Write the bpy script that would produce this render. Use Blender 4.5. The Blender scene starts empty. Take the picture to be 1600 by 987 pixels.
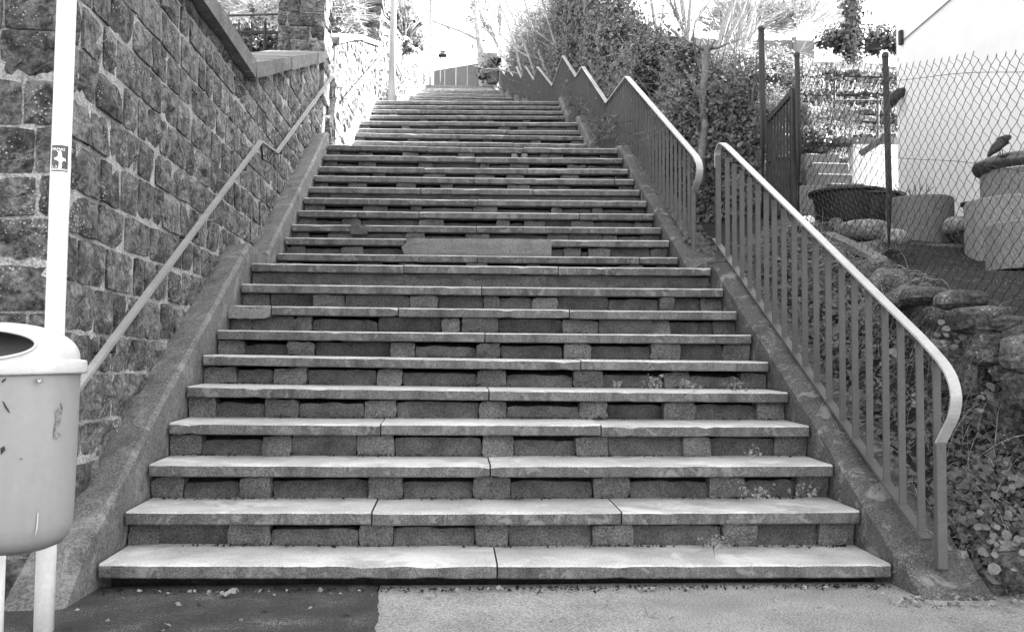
import bpy, math, random
import numpy as np
from mathutils import Matrix, Vector
random.seed(7); RNG = np.random.default_rng(7)
SC = bpy.context.scene; COL = SC.collection

# ---------------------------------------------------------------- camera
CX, CZ = -0.2305, 0.8944
cr = (0.998014, -0.062611, 0.006961); cu = (-0.010045, -0.049074, 0.998745); cf = (0.062191, 0.996831, 0.049606)
cam_d = bpy.data.cameras.new('camera'); cam = bpy.data.objects.new('camera', cam_d); COL.objects.link(cam)
cam.matrix_world = Matrix(((cr[0], cu[0], -cf[0], CX), (cr[1], cu[1], -cf[1], 0), (cr[2], cu[2], -cf[2], CZ), (0, 0, 0, 1)))
cam_d.sensor_width = 36; cam_d.lens = 36 * 1500 / 1600; cam_d.clip_start = 0.05; cam_d.clip_end = 600
SC.camera = cam
# ---------------------------------------------------------------- sky, sun, exposure
SUN_EL, SUN_AZ = math.radians(38), math.radians(16.5)          # azimuth measured from +X towards +Y
W = bpy.data.worlds.new('World'); SC.world = W; W.use_nodes = True
nt = W.node_tree; bg = nt.nodes['Background']
sky = nt.nodes.new('ShaderNodeTexSky'); sky.sky_type = 'NISHITA'; sky.sun_disc = False
sky.sun_elevation = SUN_EL; sky.sun_rotation = math.pi / 2 - SUN_AZ; sky.dust_density = 3.0; sky.air_density = 1.0
bw = nt.nodes.new('ShaderNodeRGBToBW')
nt.links.new(sky.outputs[0], bw.inputs[0]); nt.links.new(bw.outputs[0], bg.inputs[0])
bg.inputs[1].default_value = 0.15
sd = bpy.data.lights.new('sun', 'SUN'); sd.energy = 4.2; sd.angle = math.radians(0.5); sd.color = (1, 1, 1)
so = bpy.data.objects.new('sun', sd); COL.objects.link(so)
sdir = Vector((math.cos(SUN_EL) * math.cos(SUN_AZ), math.cos(SUN_EL) * math.sin(SUN_AZ), math.sin(SUN_EL)))
so.rotation_euler = sdir.to_track_quat('Z', 'Y').to_euler(); so.location = (10, 4, 20)
SC.view_settings.view_transform = 'Standard'; SC.view_settings.look = 'None'
SC.view_settings.exposure = 3.3; SC.view_settings.gamma = 1

# ---------------------------------------------------------------- helpers
def at(px, py, Y):                                            # point seen at photo pixel px,py at distance Y
    d = [cf[i] + cr[i] * (px - 800) / 1500 - cu[i] * (py - 493.5) / 1500 for i in range(3)]
    k = Y / d[1]
    return np.array([CX + d[0] * k, Y, CZ + d[2] * k])
def atX(px, py, X):
    d = [cf[i] + cr[i] * (px - 800) / 1500 - cu[i] * (py - 493.5) / 1500 for i in range(3)]
    k = (X - CX) / d[0]
    return np.array([X, d[1] * k, CZ + d[2] * k])
class N_:
    def __init__(s, m): s.t = m.node_tree; s.n = s.t.nodes; s.l = s.t.links
    def new(s, ty, **k):
        q = s.n.new(ty)
        for a, b in k.items(): setattr(q, a, b)
        return q
def mat(name, base, var=0.35, scale=6, rough=0.85, bump=0.3, bscale=60, speck=0, sscale=45, rand=0.0, spec=0.3, streak=0, metallic=0, blotch=0, bdist=0.004, patch=0, pscale=3, grain=.3, gscale=None):
    """procedural grey material: broad and fine mottling, light specks of lichen, dark blotches, bump"""
    m = bpy.data.materials.new(name); m.use_nodes = True; g = N_(m); b = g.n['Principled BSDF']
    b.inputs['Roughness'].default_value = rough; b.inputs['Specular IOR Level'].default_value = spec; b.inputs['Metallic'].default_value = metallic
    tc = g.new('ShaderNodeTexCoord'); co = tc.outputs['Object']
    oi = g.new('ShaderNodeObjectInfo'); add = g.new('ShaderNodeVectorMath', operation='MULTIPLY_ADD')
    g.l.new(oi.outputs['Random'], add.inputs[0]); add.inputs[1].default_value = (13, 17, 11) if rand else (0, 0, 0); g.l.new(co, add.inputs[2]); co = add.outputs[0]
    if streak:
        mp = g.new('ShaderNodeMapping'); mp.inputs['Scale'].default_value = (1, 1, 1 / streak); g.l.new(co, mp.inputs[0]); cs = mp.outputs[0]
    else: cs = co
    n1 = g.new('ShaderNodeTexNoise'); n1.inputs['Scale'].default_value = scale; n1.inputs['Detail'].default_value = 6; n1.inputs['Roughness'].default_value = .65; g.l.new(cs, n1.inputs['Vector'])
    n2 = g.new('ShaderNodeTexNoise'); n2.inputs['Scale'].default_value = bscale; n2.inputs['Detail'].default_value = 5; n2.inputs['Roughness'].default_value = .7; g.l.new(co, n2.inputs['Vector'])
    mr = g.new('ShaderNodeMapRange'); mr.inputs[1].default_value = .3; mr.inputs[2].default_value = .7; mr.inputs[3].default_value = 1 - var; mr.inputs[4].default_value = 1 + var; g.l.new(n1.outputs[0], mr.inputs[0])
    mr2 = g.new('ShaderNodeMapRange'); mr2.inputs[1].default_value = .36; mr2.inputs[2].default_value = .64; mr2.inputs[3].default_value = 1 - grain; mr2.inputs[4].default_value = 1 + grain * 1.3; g.l.new(n2.outputs[0], mr2.inputs[0])
    mu = g.new('ShaderNodeMath', operation='MULTIPLY'); g.l.new(mr.outputs[0], mu.inputs[0]); g.l.new(mr2.outputs[0], mu.inputs[1])
    mb = g.new('ShaderNodeMath', operation='MULTIPLY'); g.l.new(mu.outputs[0], mb.inputs[0]); mb.inputs[1].default_value = base; out = mb.outputs[0]
    if rand:
        rr = g.new('ShaderNodeMapRange'); rr.inputs[3].default_value = 1 - rand; rr.inputs[4].default_value = 1 + rand; g.l.new(oi.outputs['Random'], rr.inputs[0])
        q = g.new('ShaderNodeMath', operation='MULTIPLY'); g.l.new(out, q.inputs[0]); g.l.new(rr.outputs[0], q.inputs[1]); out = q.outputs[0]
    def mixin(fac_node_out, lo, hi, val, out, amt=1.0):
        r = g.new('ShaderNodeMapRange'); r.inputs[1].default_value = lo; r.inputs[2].default_value = hi; r.inputs[4].default_value = amt; g.l.new(fac_node_out, r.inputs[0])
        mx = g.new('ShaderNodeMix'); g.l.new(r.outputs[0], mx.inputs[0]); g.l.new(out, mx.inputs[2]); mx.inputs[3].default_value = val
        return mx.outputs[0]
    if patch:
        n4 = g.new('ShaderNodeTexNoise'); n4.inputs['Scale'].default_value = pscale; n4.inputs['Detail'].default_value = 8; n4.inputs['Roughness'].default_value = .75; n4.inputs['Distortion'].default_value = .6; g.l.new(co, n4.inputs['Vector'])
        out = mixin(n4.outputs[0], .54, .6, patch, out, .75)
    if blotch:
        n3 = g.new('ShaderNodeTexNoise'); n3.inputs['Scale'].default_value = 4; n3.inputs['Detail'].default_value = 8; n3.inputs['Roughness'].default_value = .7; g.l.new(cs, n3.inputs['Vector'])
        out = mixin(n3.outputs[0], .55, .66, base * .4, out, blotch)
    if speck:
        vo = g.new('ShaderNodeTexVoronoi'); vo.inputs['Scale'].default_value = sscale; g.l.new(co, vo.inputs['Vector'])
        nz = g.new('ShaderNodeTexNoise'); nz.inputs['Scale'].default_value = 5; nz.inputs['Detail'].default_value = 3; g.l.new(co, nz.inputs['Vector'])
        sb = g.new('ShaderNodeMath', operation='SUBTRACT'); g.l.new(nz.outputs[0], sb.inputs[0]); sb.inputs[1].default_value = .38
        s2 = g.new('ShaderNodeMath', operation='SUBTRACT'); g.l.new(sb.outputs[0], s2.inputs[0]); g.l.new(vo.outputs['Distance'], s2.inputs[1])
        out = mixin(s2.outputs[0], -.02, .03, speck, out, .9)
    g.l.new(out, b.inputs['Base Color'])
    if bump:
        bp = g.new('ShaderNodeBump'); bp.inputs['Strength'].default_value = bump; bp.inputs['Distance'].default_value = bdist * 3
        ad = g.new('ShaderNodeMath', operation='MULTIPLY_ADD'); g.l.new(n1.outputs[0], ad.inputs[0]); ad.inputs[1].default_value = 1.2; g.l.new(n2.outputs[0], ad.inputs[2])
        g.l.new(ad.outputs[0], bp.inputs['Height']); g.l.new(bp.outputs[0], b.inputs['Normal'])
    return m
M = dict(
    stone=mat('dark sandstone', .1, .9, 9, .9, 1, 38, speck=.4, sscale=60, rand=.4, blotch=.7, bdist=.010, patch=.2, pscale=6, grain=0.65),
    stone_far=mat('wall sandstone', .14, .5, 5, .9, .9, 45, speck=.5, sscale=38, rand=.35, blotch=.5, bdist=.006, patch=.3, pscale=7, grain=0.5),
    mortar=mat('lime mortar', .27, .4, 9, .95, .8, 80, blotch=.4, speck=.4, sscale=60, grain=0.5),
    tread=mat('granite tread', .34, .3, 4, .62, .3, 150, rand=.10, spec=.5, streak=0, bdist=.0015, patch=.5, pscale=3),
    edge=mat('shade toned cut tread edge', .095, .5, 9, .9, .5, 150, rand=.15, streak=5, bdist=.002, patch=.2, pscale=14, grain=0.5),  # slab fronts and undersides: shade put into a darker base colour
    block=mat('concrete block', .066, .4, 7, .92, .8, 130, rand=.22, blotch=.5, bdist=.003, grain=0.55),
    patchc=mat('smooth cement patch', .15, .2, 3, .8, .3, 90, streak=2, blotch=.3, grain=0.3),
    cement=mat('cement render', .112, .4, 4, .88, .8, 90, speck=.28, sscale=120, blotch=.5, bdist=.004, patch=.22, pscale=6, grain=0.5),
    cementdark=mat('darker cement render', .07, .4, 4, .88, .8, 90, speck=.28, sscale=120, blotch=.5, bdist=.004, patch=.22, pscale=6, grain=0.5),  # same render in a darker tone for the lower right kerbs
    coping=mat('coping stone', .09, .4, 4, .8, .5, 70, speck=.45, sscale=60, blotch=.4, rand=.15, grain=0.45),
    asphalt=mat('dark asphalt', .03, .35, 5, .9, .9, 110, speck=.3, sscale=170, bdist=.003, grain=0.6),
    paving=mat('grey pavement', .18, .25, 2.5, .9, .35, 130, bdist=.002, speck=.3, sscale=90, grain=0.6),
    soil=mat('soil', .03, .5, 8, 1, .9, 60, bdist=.012),
    gravel=mat('dark gravel', .03, .6, 30, .95, 1, 120, speck=.6, sscale=60, bdist=.01, grain=0.8),
    rail=mat('grey paint', .07, .12, 9, .5, .1, 90, spec=.4, grain=0.12),
    railtop=mat('worn pale rail', .33, .12, 9, .42, .1, 90, spec=.5, grain=0.1),  # paler tone for handrail bars than for the balusters
    lamp=mat('galvanised post', .3, .1, 6, .5, .1, 60, streak=6, grain=.08),
    support=mat('pale support block', .098, .35, 8, .92, .9, 120, rand=.2, blotch=.4, bdist=.003, grain=.6),
    railleft=mat('grey rail paint', .22, .15, 9, .5, .1, 90, spec=.4, grain=.12),
    polewhite=mat('weathered white paint', .66, .06, 5, .45, .1, 60, spec=.4, streak=8, blotch=.3, grain=.06),
    dark=mat('dark painted iron', .022, .3, 9, .55, .2, 60),
    post=mat('green tube', .026, .3, 12, .5, .2, 60, streak=5),
    wire=mat('galvanised wire', .025, .2, 40, .6, 0, 60),
    white=mat('white paint', .82, .03, 9, .35, .05, 60, spec=.5, grain=0.03),
    bin=mat('grey plastic', .24, .07, 3, .4, .06, 40, spec=.45, blotch=.12, streak=4, grain=0.03),
    lid=mat('pale plastic lid', .42, .08, 5, .35, .06, 40, spec=.5, blotch=.15, grain=0.03),
    scuff=mat('grey scuff', .14, .5, 60, .6, 0, 200, grain=.5),
    black=mat('black plastic', .02, .2, 6, .45, .1, 40),
    house=mat('white render', .72, .05, 2, .9, .5, 160, bdist=.003, blotch=.06, grain=0.05),
    whitewall=mat('white garden wall', .85, .06, 3, .9, .3, 90, grain=0.05),
    washed=mat('washed concrete', .18, .35, 90, .9, .9, 170, bdist=.003, blotch=.2, streak=3, grain=0.45, rand=.28),
    concrete=mat('plain concrete', .13, .2, 2, .85, .4, 70, streak=6, blotch=.5, grain=0.3),
    darkwall=mat('dark building', .10, .15, 1.5, .8, .2, 40),
    rock=mat('field stone', .07, .5, 5, .9, .9, 40, speck=.35, sscale=50, rand=.35, bdist=.01, patch=.17, pscale=5, grain=0.6),
    palerock=mat('pale dry stone', .2, .5, 5, .9, .9, 30, rand=.35, bdist=.01, blotch=.6, grain=0.6),
    ivy=mat('ivy leaf', .075, .5, 3, .33, 0, 60, spec=.5, grain=0.3),
    leaf=mat('ground leaf', .07, .45, 4, .5, 0, 60, spec=.4, grain=0.3),
    brightleaf=mat('pale shrub leaf', .2, .5, 4, .5, 0, 60),
    penny=mat('round leaf', .12, .4, 4, .55, 0, 60),
    straw=mat('dry grass', .26, .35, 6, .8, 0, 60, grain=0.4),
    twig=mat('twig bark', .13, .4, 9, .9, .3, 50),
    palebark=mat('pale bark', .30, .35, 9, .85, .5, 50, streak=4),
    dry=mat('dry leaf', .16, .4, 15, .8, .1, 60),
    wood=mat('weathered plank', .12, .4, 10, .85, .6, 60),
    glaze=mat('dark glazed clay', .045, .3, 8, .3, .2, 30, spec=.6),
    glass=mat('dark window glass', .03, .1, 2, .12, 0, 60, spec=.8, grain=0),
    roof=mat('roof tile', .12, .3, 8, .8, .6, 30),
    print_dark=mat('sticker ink', .06, .15, 9, .4, 0, 60, streak=8),
    metal=mat('steel', .5, .1, 9, .25, .1, 60, metallic=.9),
)
for k in ('ivy', 'leaf', 'brightleaf', 'straw', 'penny'):                       # thin leaves let a little light through
    m_ = M[k]; nt_ = m_.node_tree; b_ = nt_.nodes['Principled BSDF']
    tr_ = nt_.nodes.new('ShaderNodeBsdfTranslucent'); mx_ = nt_.nodes.new('ShaderNodeMixShader'); mx_.inputs[0].default_value = {'ivy': .12, 'leaf': .22, 'brightleaf': .45, 'straw': .4, 'penny': .2}[k]
    col_ = b_.inputs['Base Color'].links[0].from_socket; nt_.links.new(col_, tr_.inputs[0]); nt_.links.new(b_.outputs[0], mx_.inputs[1]); nt_.links.new(tr_.outputs[0], mx_.inputs[2]); nt_.links.new(mx_.outputs[0], nt_.nodes['Material Output'].inputs[0])
def mesh(name, V, F, m=None, smooth=False):
    me = bpy.data.meshes.new(name); me.from_pydata([tuple(map(float, v)) for v in V], [], F)
    if m: me.materials.append(M[m] if isinstance(m, str) else m)
    if smooth: me.polygons.foreach_set('use_smooth', [True] * len(me.polygons))
    me.update(); return me
def fast_mesh(name, V, nper, m):                               # V (n*nper,3): every nper vertices one face
    V = np.asarray(V, dtype=np.float32); n = len(V) // nper; me = bpy.data.meshes.new(name)
    me.vertices.add(len(V)); me.vertices.foreach_set('co', V.ravel())
    me.loops.add(n * nper); me.loops.foreach_set('vertex_index', np.arange(n * nper, dtype=np.int32))
    me.polygons.add(n); me.polygons.foreach_set('loop_start', np.arange(0, n * nper, nper, dtype=np.int32)); me.polygons.foreach_set('loop_total', np.full(n, nper, dtype=np.int32))
    me.materials.append(M[m]); me.update(calc_edges=True); me.validate(); return me
def put(name, me, parent=None, loc=(0, 0, 0), rot=None):
    o = bpy.data.objects.new(name, me); COL.objects.link(o); o.location = loc
    if rot: o.rotation_euler = rot
    if parent: o.parent = parent
    return o
def part(name, V, F, m, parent, smooth=False):                 # V in world space; parent sits unrotated at its own place
    V = np.asarray(V, dtype=float) - np.array(parent.location if parent.parent is None else Vector(parent.location) + Vector(parent.parent.location))
    return put(name, mesh(name, V, F, m, smooth), parent)
def tag(o, label=None, cat=None, group=None, kind=None):
    for k, v in (('label', label), ('category', cat), ('group', group), ('kind', kind)):
        if v: o[k] = v
    return o
def thing(name, label, cat, loc=(0, 0, 0), group=None):
    o = bpy.data.objects.new(name, None); COL.objects.link(o); o.location = tuple(float(c) for c in loc); o.empty_display_size = .1
    return tag(o, label, cat, group)
def single(name, V, F, m, label, cat, group=None, smooth=False, kind=None):
    V = np.asarray(V, float); c = np.array([V[:, 0].mean(), V[:, 1].mean(), V[:, 2].min()])
    o = put(name, mesh(name, V - c, F, m, smooth), None, c); return tag(o, label, cat, group, kind)
def struct(name, V, F, m, smooth=False):
    return tag(put(name, mesh(name, V, F, m, smooth)), kind='structure')
def box(x0, x1, y0, y1, z0, z1, bev=0.0):
    if bev <= 0:
        V = [(x, y, z) for z in (z0, z1) for y in (y0, y1) for x in (x0, x1)]
        return V, [(0, 2, 3, 1), (4, 5, 7, 6), (0, 1, 5, 4), (2, 6, 7, 3), (0, 4, 6, 2), (1, 3, 7, 5)]
    b = bev; V = []; 
    for z, i in ((z0, b), (z0 + b, 0), (z1 - b, 0), (z1, b)):
        xs = (x0 + i, x1 - i); ys = (y0 + i, y1 - i)
        V += [(xs[0], ys[0] + b, z), (xs[0] + b, ys[0], z), (xs[1] - b, ys[0], z), (xs[1], ys[0] + b, z), (xs[1], ys[1] - b, z), (xs[1] - b, ys[1], z), (xs[0] + b, ys[1], z), (xs[0], ys[1] - b, z)]
    F = [tuple(range(7, -1, -1)), tuple(range(24, 32))]
    for r in range(3):
        for k in range(8): F.append((r * 8 + k, r * 8 + (k + 1) % 8, (r + 1) * 8 + (k + 1) % 8, (r + 1) * 8 + k))
    return V, F
class MB:
    def __init__(s): s.V = []; s.F = []
    def add(s, V, F):
        n = len(s.V); s.V += [tuple(v) for v in V]; s.F += [tuple(i + n for i in f) for f in F]; return s
    def tube(s, P, r, n=6, cap=True):
        V, F = tube(P, r, n, cap); return s.add(V, F)
def tube(P, r, n=6, cap=True, flat=None):
    """sweep along P with radius r (number or list); flat=(w,h): rectangular bar with width w sideways"""
    P = [Vector(tuple(map(float, p))) for p in P]; V = []; F = []
    rs = r if hasattr(r, '__len__') else [r] * len(P)
    for i, p in enumerate(P):
        t = (P[min(i + 1, len(P) - 1)] - P[max(i - 1, 0)]).normalized()
        a = t.cross(Vector((0, 0, 1))); a = Vector((1, 0, 0)) if a.length < 1e-3 else a.normalized(); b = a.cross(t).normalized()
        if flat:
            w, h = flat; n = 4
            for u, q in ((-w, -h), (w, -h), (w, h), (-w, h)): V.append(p + a * u * .5 + b * q * .5)
        else:
            for k in range(n):
                an = 2 * math.pi * (k + .5) / n; V.append(p + a * math.cos(an) * rs[i] + b * math.sin(an) * rs[i])
    for i in range(len(P) - 1):
        for k in range(n): F.append((i * n + k, i * n + (k + 1) % n, (i + 1) * n + (k + 1) % n, (i + 1) * n + k))
    if cap: F.append(tuple(range(n - 1, -1, -1))); F.append(tuple((len(P) - 1) * n + k for k in range(n)))
    return [tuple(v) for v in V], F
def barX(P, w, h):
    """flat bar following P in a plane X=const: w across X, h at right angles to the run"""
    V = []; F = []; n = len(P)
    for i in range(n):
        a = np.array(P[max(i - 1, 0)], float); b = np.array(P[min(i + 1, n - 1)], float); p = np.array(P[i], float)
        d1 = p - a; d2 = b - p
        def nn(v): l = np.hypot(v[1], v[2]); return np.array([0, -v[2] / l, v[1] / l]) if l > 0 else None
        n1, n2 = nn(d1), nn(d2); q = n1 if n2 is None else n2 if n1 is None else (n1 + n2) / 2
        if n1 is not None and n2 is not None: q = q / max(np.dot(q, q), .35)
        for u, s_ in ((-w / 2, -h), (w / 2, -h), (w / 2, 0), (-w / 2, 0)): V.append(p + np.array([u, 0, 0]) + q * s_)
    for i in range(n - 1):
        for k in range(4): F.append((i * 4 + k, i * 4 + (k + 1) % 4, (i + 1) * 4 + (k + 1) % 4, (i + 1) * 4 + k))
    F.append((3, 2, 1, 0)); F.append(tuple((n - 1) * 4 + k for k in range(4)))
    return V, F
def interp(T, x): return float(np.interp(x, [t[0] for t in T], [t[1] for t in T]))
def lathe(prof, n=32, sx=1, sy=1, c=(0, 0, 0)):
    V = []; F = []
    for r, z in prof:
        for k in range(n): a = 2 * math.pi * k / n; V.append((c[0] + r * sx * math.cos(a), c[1] + r * sy * math.sin(a), c[2] + z))
    for i in range(len(prof) - 1):
        for k in range(n): F.append((i * n + k, i * n + (k + 1) % n, (i + 1) * n + (k + 1) % n, (i + 1) * n + k))
    return V, F
def stone4(O, U, Nn, c, proud, rng, nu=5, nz=4, depth=.05, rough=1.0, cham=.008, lump=None):
    """one rock-faced stone: corners c=(u0,zb0,u1,zb1,zt1,zt0) on the plane O+U*u, bulging along Nn"""
    u0, zb0, u1, zb1, zt1, zt0 = c; O = np.array(O, float); U = np.array(U, float); Nn = np.array(Nn, float); Z = np.array([0, 0, 1.])
    V = []; F = []; tilt = rng.normal(0, .012) * rough; tz = rng.normal(0, .014) * rough
    for j in range(nz):
        for i in range(nu):
            a = i / (nu - 1); b = j / (nz - 1)
            edge = i in (0, nu - 1) or j in (0, nz - 1)
            ja = 0 if edge else rng.normal(0, .05); jb = 0 if edge else rng.normal(0, .05)
            u = u0 + (u1 - u0) * (a + ja); zb = zb0 + (zb1 - zb0) * a; zt = zt0 + (zt1 - zt0) * a; z = zb + (zt - zb) * (b + jb)
            if edge:
                u += rng.normal(0, .003) * (rough + .3); z += rng.normal(0, .0035) * (rough + .3)
                corner = i in (0, nu - 1) and j in (0, nz - 1)
                if corner: u += (.5 - a) * cham; z += (.5 - b) * cham
            d = rng.uniform(.1, .35) * proud if edge else proud * .8 + rng.normal(0, lump if lump is not None else proud * .38 * rough)
            d += (a - .5) * tilt * 2 + (b - .5) * tz * 2
            V.append(O + U * u + Z * z + Nn * d)
    for j in range(nz - 1):
        for i in range(nu - 1): k = j * nu + i; F.append((k, k + 1, k + nu + 1, k + nu))
    rim = [i for i in range(nu)] + [j * nu + nu - 1 for j in range(1, nz)] + [(nz - 1) * nu + i for i in range(nu - 2, -1, -1)] + [j * nu for j in range(nz - 2, 0, -1)]
    n0 = len(V)
    for k in rim: V.append(V[k] - Nn * (depth + proud * .3))
    for i in range(len(rim)): j = (i + 1) % len(rim); F.append((rim[j], rim[i], n0 + i, n0 + j))
    return V, F
def ashlar(length, zfun_b, zfun_t, z0, z1, ch, aw, rng, gap=.012, wav=.006, u_start=0.0):
    """courses of blocks between two profile lines; yields corner tuples"""
    out = []; z = z0
    while z < z1:
        h = ch * rng.uniform(.86, 1.14); u = u_start - rng.uniform(0, aw)
        while u < length:
            w = aw * rng.uniform(.55, 1.5); a = max(u, u_start) + gap * .5; b = min(u + w, length) - gap * .5
            if b - a > .05:
                zz = z + math.sin(u * 1.7 + z * 3) * wav
                tb0, tb1 = zfun_b(a), zfun_b(b); tt0, tt1 = zfun_t(a), zfun_t(b)
                c = [a, max(zz, tb0), b, max(zz, tb1), min(zz + h - gap, tt1), min(zz + h - gap, tt0)]
                if c[4] - c[3] > .035 and c[5] - c[1] > .035: out.append(tuple(c))
            u += w
        z += h
    return out
def lay_stones(parent, O, U, Nn, cells, m, proud, rng, limit=300, name='stone', nu=5, nz=4, depth=.05, key=None, rough=1.0, lump=None):
    """the cells nearest the camera become single stones, the rest one joined part"""
    O = np.array(O, float); U = np.array(U, float)
    def size(c):
        p = O + U * (c[0] + c[2]) / 2; d = math.hypot(p[0] - CX, p[1]) ; return (c[2] - c[0]) * (c[5] - c[1]) / d ** 2.5
    cells = sorted(cells, key=size, reverse=True)
    for c in cells[:limit]:
        V, F = stone4(O, U, Nn, c, proud, rng, nu, nz, depth, rough, .008, lump); part(name, V, F, m, parent)
    if cells[limit:]:
        mb = MB()
        for c in cells[limit:]: mb.add(*stone4(O, U, Nn, c, proud, rng, 4, 3, depth, rough, .008, lump))
        o = part(name + '_course', mb.V, mb.F, m, parent); o['kind'] = 'stuff'

# ================================================================ ground and street
GZ = -0.04
def grid(x0, x1, y0, y1, nx, ny, zf):
    V = [(x0 + (x1 - x0) * i / nx, y0 + (y1 - y0) * j / ny, zf(x0 + (x1 - x0) * i / nx, y0 + (y1 - y0) * j / ny)) for j in range(ny + 1) for i in range(nx + 1)]
    F = [(j * (nx + 1) + i, j * (nx + 1) + i + 1, (j + 1) * (nx + 1) + i + 1, (j + 1) * (nx + 1) + i) for j in range(ny) for i in range(nx)]
    return V, F
struct('ground', *grid(-300, 300, -300, 300, 4, 4, lambda x, y: -0.09), 'soil')
def wob(x, y, a): return a * (math.sin(x * 3.1 + y * 1.3) + math.sin(y * 4.7 - x * 2.2) * .6 + math.sin(x * 11 + y * 7) * .25)
struct('pavement', *grid(-.52, 12, -4, 4.12, 120, 60, lambda x, y: GZ + wob(x, y, .002)), 'paving')
V, F = grid(-12, -.5, -4, 4.12, 100, 260, lambda x, y: GZ + .003 + wob(x, y, .003))
V = [(x + (.003 * math.sin(y * 9) + .004 * math.sin(y * 23) + .003 * math.sin(y * 61 + 2 * math.sin(y * 17)) + .001 * math.sin(y * 143) - .06 * (y - 3.7) if x > -.6 else 0), y, z) for x, y, z in V]
struct('asphalt_path', V, F, 'asphalt')
# ================================================================ the staircase
STEPS = [(4.049, .069, .05), (4.36, .23, .23), (4.671, .408, .406), (4.985, .584, .581), (5.305, .761, .745), (5.627, .931, .912), (5.949, 1.088, 1.088), (6.268, 1.256, 1.258), (6.588, 1.422, 1.428), (6.907, 1.595, 1.603),
 (7.925, 1.78, 1.795), (8.256, 1.953, 1.978), (8.584, 2.118, 2.141), (8.915, 2.295, 2.315), (9.243, 2.472, 2.494), (9.575, 2.636, 2.663), (9.905, 2.813, 2.838), (10.235, 2.977, 3.014), (10.56, 3.17, 3.2), (10.882, 3.356, 3.382),
 (13.534, 4.023, 4.05), (13.861, 4.214, 4.235), (14.197, 4.357, 4.402), (14.517, 4.557, 4.607), (16.186, 5.077, 5.137), (16.51, 5.262, 5.312), (16.837, 5.418, 5.485), (17.157, 5.597, 5.659)]
for ya, za, yb, zb, n in ((19.5, 5.78, 22.7, 7.0, 8), (23.9, 7.15, 26.5, 8.2, 7), (28.2, 8.45, 30.1, 9.32, 6), (32.0, 9.65, 35.4, 10.92, 8), (37.0, 11.2, 41.0, 12.72, 9), (42.5, 12.95, 47.8, 14.85, 11)):
    for i in range(n): STEPS.append((ya + (yb - ya) * i / (n - 1), za + (zb - za) * i / (n - 1), za + (zb - za) * i / (n - 1)))
NOS = [(3.6, -.2)]
for i, (y_, a, b) in enumerate(STEPS):
    if i and y_ - STEPS[i - 1][0] > .8: NOS.append((y_ - .33, (a + b) / 2 - .175))
    NOS.append((y_, (a + b) / 2))
NOS.append((60, 14.9))
def nos(y): return interp(NOS, y)
stairs = thing('stone_staircase', 'long wide stone staircase climbing in flights between the stone wall and the zigzag railing', 'staircase', (0, 4.0, GZ))
JOINT = {0: [780], 1: [585, 972], 2: [768], 3: [597, 940], 4: [765], 5: [908], 6: [758], 7: [423, 622, 890], 8: [752], 9: [630, 872], 10: [745, 1000], 11: [640, 848], 12: [743], 13: [653, 905], 14: [745], 15: [655, 832], 16: [740, 960], 17: [660, 822], 18: [740, 860], 19: [664, 816], 20: [674, 800], 21: [795], 22: [790], 23: [676, 780], 24: [780], 25: [731], 26: [681, 860], 27: [700, 810]}
def slab(x0, x1, Y, zl, zr, depth, t, rng, up=.022):
    n = max(3, int((x1 - x0) / (.05 if Y < 7.6 else .12))); V = []; F = []
    prof = [(0.004, -t), (0, -t + .006), (0, -.008), (.007, 0), (depth, depth * up), (depth, -t)]
    for i in range(n + 1):
        a = i / n; x = x0 + (x1 - x0) * a; z = zl + (zr - zl) * (x + 1.667) / 3.334 - .004 * math.cos(x * .9) 
        e = rng.normal(0, .0013); e2 = rng.normal(0, .0009); e3 = rng.normal(0, .0009)
        if rng.uniform() < .05: e2 -= rng.uniform(.003, .009); e3 += rng.uniform(.003, .009)
        k = 0.006 if i in (0, n) else 0
        for j, (py, pz) in enumerate(prof):
            V.append((x, Y + py + (e if j < 3 else 0) + (e3 if j in (2, 3) else 0) + (k if j < 4 else 0), z + pz + (e2 if j in (2,) else 0) + (abs(e2) * .7 if j in (0, 1) else 0)))
    for i in range(n):
        for j in range(6): F.append((i * 6 + j, i * 6 + (j + 1) % 6, (i + 1) * 6 + (j + 1) % 6, (i + 1) * 6 + j))
    F.append(tuple(range(5, -1, -1))); F.append(tuple(n * 6 + j for j in range(6)))
    F = [f[::-1] for f in F]
    return V, F
core = MB()
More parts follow.
